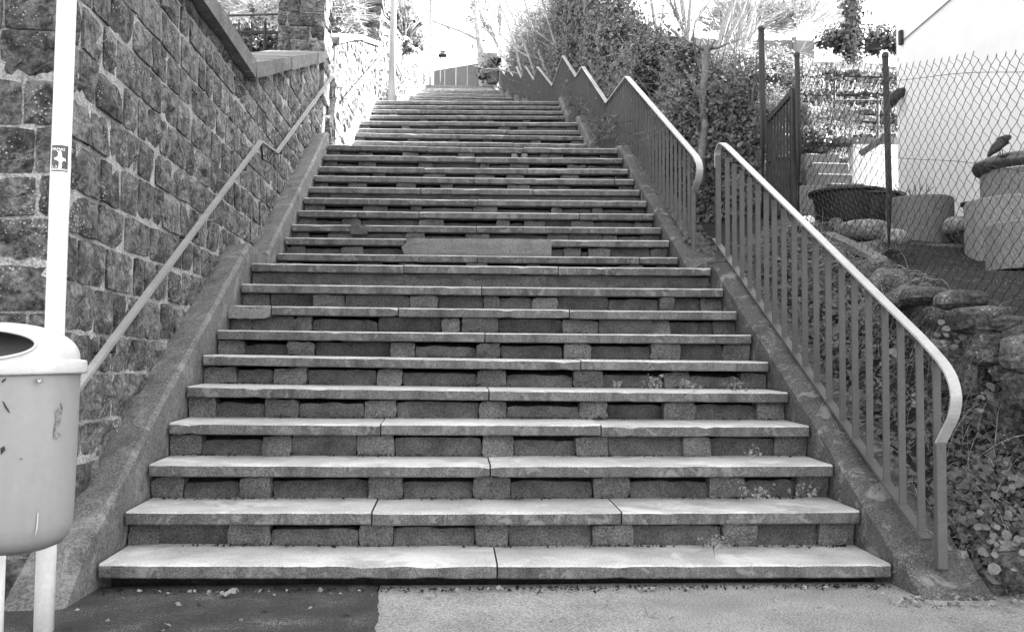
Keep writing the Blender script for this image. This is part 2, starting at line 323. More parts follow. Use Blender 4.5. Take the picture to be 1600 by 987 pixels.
for k, (Y, zl, zr) in enumerate(STEPS):
    zmid = (zl + zr) / 2; nxt = STEPS[k + 1][0] if k + 1 < len(STEPS) else Y + 1.2
    land = nxt - Y > .8; dep = .5 if land else nxt - Y + .12; up = .022 if k < 12 else .015; t = .058 if k < 28 else .05
    XL, XR = -1.657, 1.657
    js = []
    if k in JOINT:
        for px in JOINT[k]: js.append(float(at(px, 500, Y)[0]))
    else: js = [RNG.uniform(-.9, .9)]
    xs = [XL] + js + [XR]
    for i in range(len(xs) - 1):
        dz = RNG.normal(0, .002)
        V, F = slab(xs[i] + (.0035 if i else 0), xs[i + 1] - (.0035 if i < len(xs) - 2 else 0), Y + RNG.normal(0, .002), zl + dz, zr + dz, dep, t, RNG, up)
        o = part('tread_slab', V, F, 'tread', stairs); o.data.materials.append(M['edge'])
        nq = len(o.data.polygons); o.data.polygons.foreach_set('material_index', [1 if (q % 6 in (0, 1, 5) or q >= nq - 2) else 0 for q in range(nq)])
    # core behind the risers; soil colour paints in the shade of the gaps
    zb = (STEPS[k - 1][1] + STEPS[k - 1][2]) / 2 if k else GZ - .1
    core.add(*box(-1.69, 1.69, Y + .2, nxt + .22 if k + 1 < len(STEPS) else Y + 3, zb - .3, min(zl, zr) - t - .008))
    if land:
        y1 = nxt + .1; part('landing_paving', *grid(-1.66, 1.66, Y + .502, y1, 16, 6, lambda x, y: zl - .004 + (zr - zl) * (x + 1.66) / 3.32 + (y - Y) * .01), 'paving', stairs)
    # riser: square supports with longer recessed blocks between them
    zprev = (lambda x: STEPS[k - 1][1] + (STEPS[k - 1][2] - STEPS[k - 1][1]) * (x + 1.667) / 3.334 + .005) if k else (lambda x: GZ - .02)
    ztop = lambda x: zl + (zr - zl) * (x + 1.667) / 3.334 - t - .004
    if k == 0: continue
    fine = k < 20
    if k < 7: sup = [v_ + RNG.normal(0, .025) for v_ in (-1.6, -1.147, -.588, -.019, .547, 1.092, 1.6)]
    elif fine: sup = [-1.6, -1.1 + RNG.normal(0, .12), -.5 + RNG.normal(0, .2), .08 + RNG.normal(0, .2), .6 + RNG.normal(0, .15), 1.1 + RNG.normal(0, .1), 1.6]
    else: sup = [-1.6, -.9 + RNG.normal(0, .15), -.3 + RNG.normal(0, .15), .35 + RNG.normal(0, .15), 1.0 + RNG.normal(0, .12), 1.6]
    if k >= 28:
        V, F = box(-1.66, 1.66, Y + .06, Y + .13, zprev(0) - .01, ztop(0)); part('riser_block', V, F, 'block', stairs); continue
    flush = k in (9, 15, 20)                                   # risers cemented flush up to the tread
    for i in range(len(sup)):
        w = (RNG.uniform(.145, .195) if k < 7 else RNG.uniform(.1, .24)) if fine else RNG.uniform(.13, .2); a = sup[i] - w / 2 + RNG.normal(0, .012); b = a + w
        if i == 0: a, b = -1.662, -1.50 + RNG.normal(0, .02)
        if i == len(sup) - 1: a, b = 1.50 + RNG.normal(0, .03), 1.662
        if i == 0: prev = b
        zt = lambda x: ztop(x) - (0 if RNG.uniform() < .5 else RNG.uniform(0, .012))
        if not flush:
            V, F = stone4((0, Y + .05 + RNG.normal(0, .006) + (.02 if i in (0, len(sup) - 1) else 0), 0), (1, 0, 0), (0, -1, 0), (a, zprev(a) - .004, b, zprev(b) - .004, zt(b), zt(a)), .009, RNG, 6, 5, .09, .7); part('support_block', V, F, 'support', stairs)
        if i:
            g = 0 if flush else (RNG.uniform(.010, .032) if k not in (7, 8) else RNG.uniform(0, .02)); x0, x1 = prev + .003, a - .003
            nb = 1 if x1 - x0 < .62 else 2
            for q in range(nb):
                p0 = x0 + (x1 - x0) * q / nb + (.004 if q else 0); p1 = x0 + (x1 - x0) * (q + 1) / nb
                g2 = g if RNG.uniform() > .15 or flush else -.001
                V, F = stone4((0, Y + (.052 if flush else (.055 if RNG.uniform() < .15 else .083) + RNG.normal(0, .006)), 0), (1, 0, 0), (0, -1, 0), (p0, zprev(p0) - .004, p1, zprev(p1) - .004, ztop(p1) - max(g2, 0), ztop(p0) - max(g2, 0)), .007, RNG, 8, 4, .07, .55)
                part('riser_block', V, F, 'block', stairs)
        prev = b
    if flush:
        V, F = stone4((0, Y + .05, 0), (1, 0, 0), (0, -1, 0), (-1.66, zprev(-1.66), 1.66, zprev(1.66), ztop(1.66), ztop(-1.66)), .012, RNG, 36, 5, .06, .35); part('cement_riser', V, F, 'block', stairs)
# smooth cement repair that hides one tread edge, and a few smaller repairs
V, F = stone4((0, 8.225, 0), (1, 0, 0), (0, -1, 0), (-.63, 1.785, .62, 1.80, 1.972, 1.962), .02, RNG, 14, 5, .12, .25); part('cement_repair', V, F, 'patchc', stairs)
for px0, px1, k, m in ((356, 422, 7, 'patchc'), (545, 572, 12, 'block')):
    Y, zl, zr = STEPS[k]; a, b = at(px0, 500, Y)[0], at(px1, 500, Y)[0]
    V, F = stone4((0, Y - .004, 0), (1, 0, 0), (0, -1, 0), (a, zl - .085, b, zl - .08, zl - .001, zl + .002), .006, RNG, 8, 4, .1, .6); part('cement_repair', V, F, m, stairs)
o = part('stair_core', core.V, core.F, 'soil', stairs)
# two pale stones wedged under a tread
for px0, px1 in ((802, 812), (818, 828)):
    a, b = at(px0, 240, 10.56)[0], at(px1, 240, 10.56)[0]; part('pale_wedge_stone', *box(a, b, 10.9, 11.0, 3.185, 3.31, .008), 'washed', stairs)
# stringers: cement kerbs along both sides
def stringer(side, xi, xo, hi, ho, y0, y1, skip=()):
    V = []; F = []; n = int((y1 - y0) / .07); r = np.random.default_rng(3 + side)
    for i in range(n + 1):
        y = y0 + (y1 - y0) * i / n; z = max(nos(y), GZ - .05) ; fade = 1 if y > 4.0 else max(0, (y - y0) / (4.0 - y0))
        a, b, c = r.normal(0, .004), r.normal(0, .006), r.normal(0, .006)
        zi = max(GZ + .0, nos(y)) * 1.0; zi = (GZ + (nos(max(y, 4.05)) + .0 - GZ) * fade) + hi * fade
        zo = zi - hi * fade + ho * fade
        m1 = xi + (xo - xi) * .1; m2 = xi + (xo - xi) * .55
        V += [(xi, y, -.3 + max(0, z - 1.2)), (xi, y, zi - .022), (m1, y, zi + a), (m2, y, (zi + zo) / 2 + b + .006), (xo, y, zo + c), (xo, y, -.3 + max(0, z - 1.2))]
    for i in range(n):
        for j in range(5): q = (i * 6 + j, i * 6 + j + 1, (i + 1) * 6 + j + 1, (i + 1) * 6 + j); F.append(q if side > 0 else q[::-1])
    F.append(tuple(range(6)) if side < 0 else tuple(range(5, -1, -1)))
    F.append(tuple(n * 6 + j for j in (range(6) if side > 0 else range(5, -1, -1))))
    return V, F
V, F = stringer(-1, -1.672, -1.90, .14, .08, 3.74, 7.05); part('stringer', V, F, 'cement', stairs)
V, F = stringer(-1, -1.672, -1.90, .13, .07, 7.62, 11.1); part('stringer', V, F, 'cement', stairs)
V, F = box(-1.9, -1.672, 7.045, 7.625, 1.0, 1.715); part('stringer', V, F, 'cement', stairs)
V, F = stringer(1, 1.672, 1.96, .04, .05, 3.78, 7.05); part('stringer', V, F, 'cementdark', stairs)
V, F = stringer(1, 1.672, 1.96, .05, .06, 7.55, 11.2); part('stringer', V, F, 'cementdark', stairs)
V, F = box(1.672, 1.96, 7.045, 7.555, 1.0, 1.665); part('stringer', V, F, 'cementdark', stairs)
for y0, y1 in ((13.2, 14.8), (15.9, 17.45), (19.3, 22.9), (23.7, 26.7), (28, 30.3), (31.8, 35.6), (36.8, 41.2), (42.3, 48)):
    for s in (-1, 1):
        V, F = stringer(s, s * 1.672, s * 1.86, .12, .12, y0, y1); part('stringer', V, F, 'cement' if s > 0 else 'whitewall', stairs)  # left kerbs use white: their sunlight is put into the colour

# ================================================================ left: retaining wall with coping, piers, second wall
WX = -1.85
rng = np.random.default_rng(11)
wall = thing('stone_wall', 'tall dark rock-faced stone retaining wall with sloping coping left of the stairs', 'wall', (-2.1, 4.1, GZ))
topA = lambda y: 3.09 if y < 7.47 else 3.09 + .35 * (y - 7.47)
cells = ashlar(7.95, lambda u: max(GZ - .02, nos(u + 4.1) - .12), lambda u: topA(u + 4.1) - .005, -.1, 4.7, .192, .27, rng, .017)
lay_stones(wall, (WX, 4.1, 0), (0, 1, 0), (1, 0, 0), cells, 'stone', .017, rng, 300, 'stone', 6, 5, .05, None, .4, .007)
cells = ashlar(1.4, lambda u: GZ - .02, lambda u: 3.085, -.1, 3.1, .2, .38, rng)
lay_stones(wall, (WX - 1.4, 4.1, 0), (1, 0, 0), (0, -1, 0), cells, 'stone', .016, rng, 120, 'stone', 7, 6, .05, None, .4, .008)
part('mortar_bed', *box(-3.3, WX - .002, 4.102, 4.5, -.3, 3.085), 'mortar', wall)
def prismX(x0, x1, P):                                        # side outline P of (y, z), extruded across X
    n = len(P); V = [(x0, y, z) for y, z in P] + [(x1, y, z) for y, z in P]
    return V, [tuple(range(n)), tuple(range(2 * n - 1, n - 1, -1))] + [(i, i + n, (i + 1) % n + n, (i + 1) % n) for i in range(n)]
part('mortar_bed', *prismX(-2.36, WX - .002, [(4.497, -.3), (12.06, 1.5), (12.06, topA(12.06) - .005), (7.47, 3.083), (4.497, 3.083)]), 'mortar', wall)
def coping(parent, x0, x1, y0, y1, z0, z1, t, m='coping', name='coping_slab'):
    V, F = prismX(x0, x1, [(y0, z0), (y1, z1), (y1, z1 + t), (y0, z0 + t)]); V = [(x + rng.normal(0, .003), y, z + rng.normal(0, .003)) for x, y, z in V]; part(name, V, F, m, parent)
for a, b in ((3.95, 4.9), (4.906, 5.8), (5.806, 6.6), (6.606, 7.466)): coping(wall, -2.42, -1.765, a, b, 3.095, 3.095, .13)
for a, b in ((7.475, 8.25), (8.256, 9.05), (9.056, 9.9), (9.906, 10.75), (10.756, 11.42)): coping(wall, -2.42, -1.765, a, b, topA(a) + .004, topA(b) + .004, .125)
def pier(name, label, x0, x1, y0, y1, z0, z1, ch, cap=True, group=None):
    p = thing(name, label, 'pillar', ((x0 + x1) / 2, (y0 + y1) / 2, z0), group)
    part('mortar_bed', *box(x0 + .01, x1 - .01, y0 + .01, y1, z0 - .3, z1), 'mortar', p)
    c = ashlar(x1 - x0, lambda u: z0, lambda u: z1, z0, z1, ch, .3, rng); lay_stones(p, (x0, y0, 0), (1, 0, 0), (0, -1, 0), c, 'stone', .025, rng)
    c = ashlar(y1 - y0, lambda u: z0, lambda u: z1, z0, z1, ch, .3, rng); lay_stones(p, (x1, y0, 0), (0, 1, 0), (1, 0, 0), c, 'stone', .025, rng)
    if cap: part('cap_stone', *box(x0 - .05, x1 + .05, y0 - .05, y1 + .05, z1 + .002, z1 + .11, .01), 'coping', p)
    return p
pier('stone_pier', 'dark stone gate pillar rising from the end of the sloping coping, its right edge sunlit', -2.36, -1.79, 11.5, 12.04, 4.4, 6.6, .17)
# second, sunlit wall
wallB = thing('stone_wall', 'sunlit rough stone wall climbing beside the upper flights behind the lamp post', 'wall', (-2.0, 12.1, 3.4))
TB = [(12.05, 4.9), (13.9, 5.58), (15.3, 6.05), (18.9, 7.15), (19.5, 7.6), (21, 8.1), (24, 9.2), (27, 10.0), (27.5, 9.4), (35, 11.9), (44, 14.3), (48, 15.3)]
topB = lambda y: interp(TB, y)
cells = ashlar(35.9, lambda u: nos(u + 12.06) - .1, lambda u: topB(u + 12.06), 3.0, 15.4, .17, .28, rng, .014)
cells = [c for c in cells]
lay_stones(wallB, (-1.735, 12.06, 0), (0, 1, 0), (1, 0, 0), cells, 'stone_far', .04, rng, 300, 'stone', 4, 4, .05)
part('mortar_bed', *prismX(-2.25, -1.74, [(12.07, 3.0), (48, 14.0)] + [(y, z - .01) for y, z in TB[::-1]] + [(12.07, 4.89)]), 'mortar', wallB)
cells = ashlar(.6, lambda u: 3.2, lambda u: 4.88, 3.2, 4.9, .17, .25, rng); lay_stones(wallB, (-2.35, 12.05, 0), (1, 0, 0), (0, -1, 0), cells, 'stone', .03, rng, 60, 'end_stone')
for i in range(len(TB) - 1):
    if i in (3, 7): continue
    (a, za), (b, zb) = TB[i], TB[i + 1]; n = max(1, int((b - a) / 1.2))
    for q in range(n):
        p, r_ = a + (b - a) * q / n, a + (b - a) * (q + 1) / n - .008; coping(wallB, -2.3, -1.69, p, r_, za + (zb - za) * q / n + .004, za + (zb - za) * (q + 1) / n + .004, .09, 'stone_far')
pier('stone_pier', 'smaller stone pillar standing on the sunlit wall left of the lamp post', -2.30, -1.72, 18.9, 19.45, 7.2, 8.0, .17)
# terrain behind the left walls
def zl_(x, y): return (interp([(4.5, 2.9), (7.5, 2.95), (12, 4.2), (19, 6.6), (27, 9.0), (48, 14.2), (60, 14.8)], y) + max(0, -x - 3) * .02)
struct('hillside', *grid(-60, -2.25, 4.5, 90, 40, 60, zl_), 'soil')

# ================================================================ handrails
def pX(pts, X): return [tuple(atX(px, py, X)) for px, py in pts]
hr = thing('handrail', 'plain grey flat handrail fixed to the dark stone wall, rising from behind the litter bin', 'handrail', (-1.76, 5.5, .5))
def curve(P, k=6):                                            # Catmull-Rom smoothing
    P = [np.array(p, float) for p in P]; Q = [2 * P[0] - P[1]] + P + [2 * P[-1] - P[-2]]; out = []
    for i in range(1, len(Q) - 2):
        for j in range(k):
            t = j / k; a, b, c, d = Q[i - 1], Q[i], Q[i + 1], Q[i + 2]
            out.append(.5 * ((2 * b) + (c - a) * t + (2 * a - 5 * b + 4 * c - d) * t * t + (3 * b - a - 3 * c + d) * t ** 3))
    return [tuple(p) for p in out] + [tuple(P[-1])]
HX = -1.745
a = np.array([HX, 4.0, .79]); b = np.array([HX, 7.57, 2.63]); c = np.array([HX, 8.25, 2.69]); d = np.array([HX, 12.2, 4.60])
part('rail_bar', *barX([(HX, 3.86, .66), (HX, 3.9, .735), tuple(a), tuple(b)], .034, .018), 'railleft', hr)
part('rail_bar', *barX([tuple(b + (0, .0, 0)), tuple(c)], .034, .016), 'railleft', hr)
part('rail_bar', *barX([tuple(c), tuple(d)], .034, .018), 'railleft', hr)
def bracket(p, parent): part('bracket', *tube([(p[0], p[1], p[2] - .02), (p[0], p[1], p[2] - .075), (-1.87, p[1], p[2] - .085)], .008, 6), 'dark', parent)
for t in (.12, .5, .86): bracket(a + (b - a) * t, hr)
for t in (.06, .35, .68, .95): bracket(c + (d - c) * t, hr)
part('bracket', *tube([tuple(b + (0, .02, -.01)), tuple(b + (0, .09, -.13)), (HX, 7.9, 2.53), (HX, 8.1, 2.66)], .009, 6), 'dark', hr)
hr2 = thing('handrail', 'handrail with a V shaped dip fixed along the sunlit stone wall', 'handrail', (-1.64, 16, 4.5))
P2 = [(-1.63, 12.35, 4.30), (-1.63, 20.3, 7.62), (-1.63, 26.6, 8.75), (-1.63, 33.0, 11.1), (-1.63, 36, 11.5), (-1.63, 41, 13.5)]
part('rail_bar', *barX(P2, .045, .022), 'railtop', hr2)
for i in range(len(P2) - 1):
    for t in (.2, .75):
        p = np.array(P2[i]) + (np.array(P2[i + 1]) - np.array(P2[i])) * t; part('bracket', *tube([(p[0], p[1], p[2] - .02), (p[0], p[1], p[2] - .1), (-1.76, p[1], p[2] - .12)], .01, 5), 'dark', hr2)
# right railings: flat balusters between a sloping foot bar and a pale flat handrail
RX = 1.80
bal = mesh('baluster', *box(-.016, .016, -.005, .005, 0, 1.0), 'rail')
def balusters(root, top, bot, ys):
    for y in ys:
        zt, zb = interp(top, y) - (.012 if y > 4.7 else .026), interp(bot, y) - .004
        o = put('baluster', bal, root, (RX - root.location[0], y - root.location[1] + RNG.normal(0, .002), zb - root.location[2])); o.scale = (1 if root is r1 else .74, 1, zt - zb); o.rotation_euler = (0, 0, RNG.normal(0, .05))
r1 = thing('stair_railing', 'straight grey metal railing with curved ends beside the lowest flight', 'railing', (RX, 5.6, .8))
low = pX([(1440, 530), (1478, 575), (1492, 612), (1490, 645), (1478, 672), (1469, 690)], RX); up = pX([(1136, 230), (1128, 225), (1124, 230), (1121, 242), (1121, 262)], RX)
pth = curve(low[::-1], 5) + [tuple(np.array(low[0]) + (np.array(up[0]) - np.array(low[0])) * t) for t in (.25, .5, .75)] + curve(up, 4)
part('handrail', *barX([p for p in pth], .046, -.010), 'railtop', r1)
top1 = [(low[0][1], low[0][2]), (up[0][1], up[0][2])]; 
def ext(T, y): (a, b), (c, d) = T[0], T[-1]; return b + (d - b) * (y - a) / (c - a)
top1 = [(3.9, ext(top1, 3.98)), (7.4, ext(top1, 7.25))]
bt = [(atX(1456, 852, RX)[1], atX(1456, 852, RX)[2]), (atX(1125, 383, RX)[1], atX(1125, 383, RX)[2])]; bot1 = [(3.9, ext(bt, 3.9)), (7.5, ext(bt, 7.5))]
part('foot_bar', *barX([(RX, 4.02, ext(bt, 4.02)), (RX, 7.30, ext(bt, 7.30))], .045, .012), 'rail', r1)
balusters(r1, top1, bot1, [atX(x, 650, RX)[1] for x in (1138, 1149, 1161, 1173, 1186, 1199, 1212, 1227, 1243, 1259, 1277, 1296, 1317, 1337, 1359, 1384, 1409, 1438)])
part('post', *box(RX - .021, RX + .021, low[-1][1] - .012, low[-1][1] + .016, GZ + .1, low[-1][2] + .002, .003), 'rail', r1)
part('post', *box(RX - .016, RX + .016, low[-1][1] + .018, low[-1][1] + .03, GZ + .1, interp(top1, low[-1][1]) - .035), 'rail', r1)
part('post', *box(RX - .019, RX + .019, 7.19, 7.22, 1.55, up[0][2] - .01, .003), 'rail', r1)
for y in (5.0, 6.2): part('post', *box(RX - .02, RX + .02, y, y + .03, nos(y) - .05, ext(bt, y), .003), 'rail', r1)
r2 = thing('stair_railing', 'long grey metal railing zigzagging up beside all the upper flights', 'railing', (RX, 8, 1.8))
ZP = [tuple(float(c) for c in atX(px, py, RX)[1:]) for px, py in ((980, 121), (949, 162), (911, 105), (901, 121), (880, 88), (864, 135), (840, 105), (835, 126), (821, 104), (815, 123), (807, 105), (802, 120), (792, 105), (789, 118), (780, 104))]; YE = ZP[-1][0]
lo2 = pX([(1076, 232), (1088, 247), (1093, 262), (1091, 280), (1086, 294)], RX)
pth = curve(lo2[::-1], 5) + [(RX, y, z) for y, z in ZP]
part('handrail', *barX(pth, .055, -.012), 'railtop', r2)
T2 = [(lo2[0][1] - .3, ext([(lo2[0][1], lo2[0][2]), ZP[0]], lo2[0][1] - .3))] + ZP
B2 = [(lo2[0][1] - .3, T2[0][1] - .78)] + [(y, z - .80) for y, z in ZP]
part('foot_bar', *barX([(RX, y, z) for y, z in [(8.02, interp(B2, 8.02))] + B2[1:]], .045, .012), 'rail', r2)
balusters(r2, T2, B2, list(np.arange(8.12, 12, .165)) + list(np.arange(12.1, YE, .13)))
part('post', *box(RX - .018, RX + .018, 7.96, 7.99, 1.7, lo2[-1][2] + .02, .003), 'rail', r2)
for y in (9.3, 10.9, 12.5, 15.6, 19.3, 23.6): part('post', *box(RX - .02, RX + .02, y, y + .03, nos(y) - .1, interp(B2, y), .003), 'rail', r2)

# ================================================================ litter bin, pole, street posts
bx, by, ba, bb = -1.633, 3.08, .246, .17
binr = thing('litter_bin', 'pale grey plastic litter bin with oval opening, bolted to the white pole at lower left', 'litter bin', (bx, by, .31))
prof = [(.0, .0), (.35, .001), (.62, .006), (.80, .022), (.90, .05), (.935, .09), (.95, .2), (.965, .4), (.975, .56)]
V, F = lathe(prof, 48, ba, bb, (bx, by, .31)); V = [(x, y, z + .004 * math.sin(x * 9)) for x, y, z in V]; part('body', V, [f[::1] for f in F], 'bin', binr, True)
V, F = lathe([(.965, .546), (1.035, .542), (1.055, .545), (1.058, .55), (1.052, .578), (1.04, .584), (.93, .588)], 48, ba, bb, (bx, by, .31)); V = [(x, y, z - .004 * math.cos((x - bx) * 9)) for x, y, z in V]; part('rim', V, F, 'lid', binr, True)
V = []; F = []; nu, nv = 120, 36
def dome(u, v, k=0.0): r = math.cos(v) ; return (bx + (ba * .965 - k) * r * math.cos(u), by + (bb * .965 - k) * r * math.sin(u), .31 + .584 + (.118 - k) * math.sin(v) ** .8)
def inside(p): return p[1] < by - .03 and ((p[0] - bx + .01) / .166) ** 2 + ((p[2] - .940) / .046) ** 2 < 1 and p[2] > .898
for j in range(nv + 1):
    for i in range(nu): V.append(dome(2 * math.pi * i / nu, math.pi / 2 * j / nv))
for j in range(nv):
    for i in range(nu):
        q = (j * nu + i, j * nu + (i + 1) % nu, (j + 1) * nu + (i + 1) % nu, (j + 1) * nu + i)
        cpt = np.mean([V[k] for k in q], axis=0)
        if not inside(cpt): F.append(q)
lid = part('lid', V, F, 'lid', binr, True)
rimP = []
for k in range(49):                                           # raised lip round the opening, on the dome surface
    an = 2 * math.pi * k / 48; x = bx - .01 + .166 * math.cos(an); z = max(.898, .940 + .046 * math.sin(an)); sv = max(0, min(1, (z - .894) / .118)) ** 1.25; r = math.sqrt(max(.0, 1 - sv * sv)); q = ((x - bx) / (ba * .965 * max(r, .01))); y = by - bb * .965 * r * math.sqrt(max(0, 1 - min(1, q * q))); rimP.append((x, y - .001, max(z, .898)))
part('opening_lip', *tube(rimP, .005, 6, False), 'lid', binr, True)
part('liner', *lathe([(.0, .02), (.8, .03), (.9, .2), (.93, .55), (.93, .60)], 32, ba, bb, (bx, by, .31)), 'black', binr, True)
V, F = lathe([(0, .0), (.006, .001), (.009, .005), (.009, .010)], 12); c = (bx + .178, by - .118, .835)
V = [(x + c[0], -z + c[1] + .004, y + c[2]) for x, y, z in V]; V = [(a_, b_ - .012, c_) for a_, b_, c_ in V]; part('bolt', V, F, 'metal', binr, True)
def onbin(px, py):
    Y = 2.93
    for _ in range(8): q = at(px, py, Y); k = .95 + .03 * (q[2] - .31) / .56; Y = by - bb * k * math.sqrt(max(0, 1 - ((q[0] - bx) / (ba * k)) ** 2))
    return (q[0], Y - .002, q[2])
for nm, pts, m_ in (('sticker_remnant', ((84, 672), (88, 655), (86, 642), (92, 637), (98, 645), (103, 640), (109, 655), (106, 668), (99, 680), (90, 686), (84, 684)), 'scuff'), ('sticker_remnant', ((96, 628), (103, 633), (109, 628), (111, 645), (103, 641)), 'scuff'),
        ('scratch', ((4, 626), (7, 628), (14, 640), (16, 646), (13, 643), (8, 636)), 'dark'), ('scratch', ((1, 700), (7, 696), (9, 702), (2, 710)), 'dark'), ('scratch', ((59, 800), (61, 801), (59, 825), (55, 838), (57, 824)), 'lid'), ('scratch', ((3, 595), (9, 590), (10, 593), (4, 598)), 'dark'), ('scratch', ((30, 715), (36, 716), (35, 718), (29, 717)), 'scuff')):
    part(nm, [onbin(*q) for q in pts], [tuple(range(len(pts)))[::-1]], m_, binr)
p0, p1 = at(68.5, 973, 3.45), at(104.5, -5, 3.45); p2 = p1 + (p1 - p0) * .3
pole = thing('sign_pole', 'tall white painted steel pole standing behind the litter bin', 'pole', (p0[0], p0[1], GZ))
def onpole(z): t = (z - p0[2]) / (p2[2] - p0[2]); return p0 + (p2 - p0) * t
part('tube', *tube([onpole(z) for z in (-.1, .3, .9, 1.0, 1.4, 1.405, 1.6, 1.605, 2.2, 3.0)], [.0325] * 4 + [.0325, .0335, .0335, .0328, .0325, .0325], 28), 'polewhite', pole, True)
def sticker_map(u, z, r): c = onpole(z); an = -math.pi / 2 - .0 + u / .0325; return (c[0] + r * math.cos(an), c[1] + r * math.sin(an), z)
zs0, zs1 = at(90, 268, 3.42)[2], at(90, 227, 3.42)[2]
V = [sticker_map(-.022 + .058 * i / 14, zs0 + (zs1 - zs0) * j / 2, .0338) for j in range(3) for i in range(15)]; F = [(j * 15 + i, j * 15 + i + 1, (j + 1) * 15 + i + 1, (j + 1) * 15 + i) for j in range(2) for i in range(14)]
st = part('sticker', V, F, 'print_dark', pole)
def text_mesh(body, size):
    cu_ = bpy.data.curves.new('lettering', 'FONT'); cu_.body = body; cu_.size = size; cu_.resolution_u = 2
    o = bpy.data.objects.new('lettering', cu_); COL.objects.link(o); me = bpy.data.meshes.new_from_object(o); V = [tuple(v.co) for v in me.vertices]; F = [tuple(p.vertices) for p in me.polygons]
    bpy.data.objects.remove(o); bpy.data.meshes.remove(me); return V, F
def letter(body, size, u0, z):
    V, F = text_mesh(body, size); V = [sticker_map(u0 + x, z + y, .0342) for x, y, _ in V]; part('lettering', V, F, 'white', pole)
letter('PIRMAS', .0135, -.0195, zs1 - .019); letter('2.-3.', .0135, -.0195, zs0 + .012)
for z in (zs0 + .0045, zs0 + .008): part('printed_line', [sticker_map(-.021 + .055 * i / 8, z + h, .0342) for h in (0, .0015) for i in range(9)], [(i, i + 1, i + 10, i + 9) for i in range(8)], 'white', pole)
em = [(-.008, .52), (.002, .56), (.004, .70), (-.002, .80), (.006, .76), (.011, .80), (.015, .66), (.016, .54), (.026, .50), (.029, .38), (.022, .44), (.016, .36), (.015, .12), (.006, .12), (.007, .36), (.000, .42), (-.010, .46)]
V = [sticker_map(u, zs0 + (zs1 - zs0) * t, .0343) for u, t in em]; part('emblem', V, [tuple(range(len(V)))], 'white', pole)
tp = at(0, 960, 3.3); single('post', *tube([(tp[0], 3.3, GZ - .05), (tp[0], 3.3, .6)], .012, 12), 'white', 'slim white post partly hidden behind the litter bin at the left edge', 'post', smooth=True)
lp = thing('lamp_post', 'pale steel lamp post standing on a landing in front of the sunlit wall', 'lamp post', (-1.40, 17.8, 5.65))
part('shaft', *tube([(-1.40, 17.8, 5.6), (-1.39, 17.8, 7.0), (-1.36, 17.8, 10.5)], [.075, .058, .05], 16), 'lamp', lp, True)
part('lamp_head', *box(-1.5, -1.2, 17.0, 17.9, 10.5, 10.62, .03), 'dark', lp)
fp = thing('lamp_post', 'thin distant post at the very top of the stairs, left of the small lantern', 'lamp post', (-1.45, 47.5, 14.8))
part('shaft', *tube([(-1.45, 47.5, 14.7), (-1.5, 47.5, 24)], .055, 8), 'rail', fp); part('lamp_head', *box(-1.7, -1.3, 47.2, 47.8, 24, 24.15, .03), 'dark', fp)

# ================================================================ right terrain, kerb wall, chain-link fence, gate
G = [(3.0, .8), (4.3, 1.02), (4.75, 1.1), (5.3, 1.3), (5.9, 1.5), (6.35, 1.55), (7.0, 1.70), (7.9, 2.05), (8.8, 2.3), (10, 2.45), (12, 2.82), (13, 3.02), (14, 3.4), (15.2, 3.9), (16.2, 4.5), (17.2, 5.1), (18.3, 5.8), (19.2, 6.5), (19.6, 7.1), (22, 8.05), (30, 10.2), (60, 15.5)]
def bankf(y): return 0 if y < 3.86 else min(1, (y - 3.86) / .35)
def H(x, y):
    g = interp(G, y)
    if x > 2.9 and y < 7.5: g = max(g - .0, 1.25)
    if y > 48: return 14.8 + min(8, max(0, x - 3)) * .1
    s = nos(y) + .0
    if y < 7.6:
        foot = max(GZ - .06, s - .02); topb = foot + .34 * bankf(y)
        if y < 3.86: topb = GZ - .06; foot = topb
        if x < 1.93: z = foot - .05
        elif x < 2.36: z = foot + (topb - foot) * ((x - 1.93) / .43) ** .8
        elif x < 2.52: z = topb + (g - topb) * (x - 2.36) / .16 if y > 3.9 else topb
        else: z = g
        return z + wob(x, y, .012)
    if x < 1.93: return s - .12
    if x < 2.6: return s - .1 + (g - s + .1) * (x - 1.93) / .67 + wob(x, y, .02)
    return g + wob(x, y, .02)
def finegrid(xs, ys, zf):
    V = [(x, y, zf(x, y)) for y in ys for x in xs]; nx = len(xs)
    return V, [(j * nx + i, j * nx + i + 1, (j + 1) * nx + i + 1, (j + 1) * nx + i) for j in range(len(ys) - 1) for i in range(nx - 1)]
xs = [1.80, 1.93] + list(np.arange(1.97, 2.7, .04)) + list(np.arange(2.75, 5, .12)) + list(np.arange(5.2, 9, .4)) + [10, 14, 20, 40, 80]
ys = list(np.arange(3.82, 8, .06)) + list(np.arange(8.1, 12, .15)) + list(np.arange(12.2, 24, .25)) + list(np.arange(25, 49, 1.0)) + [52, 60, 80, 120]
struct('bank', *finegrid(xs, ys, H), 'soil')
struct('garden_terrace', *grid(2.62, 6.1, 3.9, 8.0, 70, 80, lambda x, y: H(x, y) + .006 + .004 * math.sin(x * 37 + y * 23)), 'gravel')
struct('upper_path', *grid(-3.5, 3.2, 47.9, 75, 4, 4, lambda x, y: 14.88), 'paving')
rng = np.random.default_rng(21)
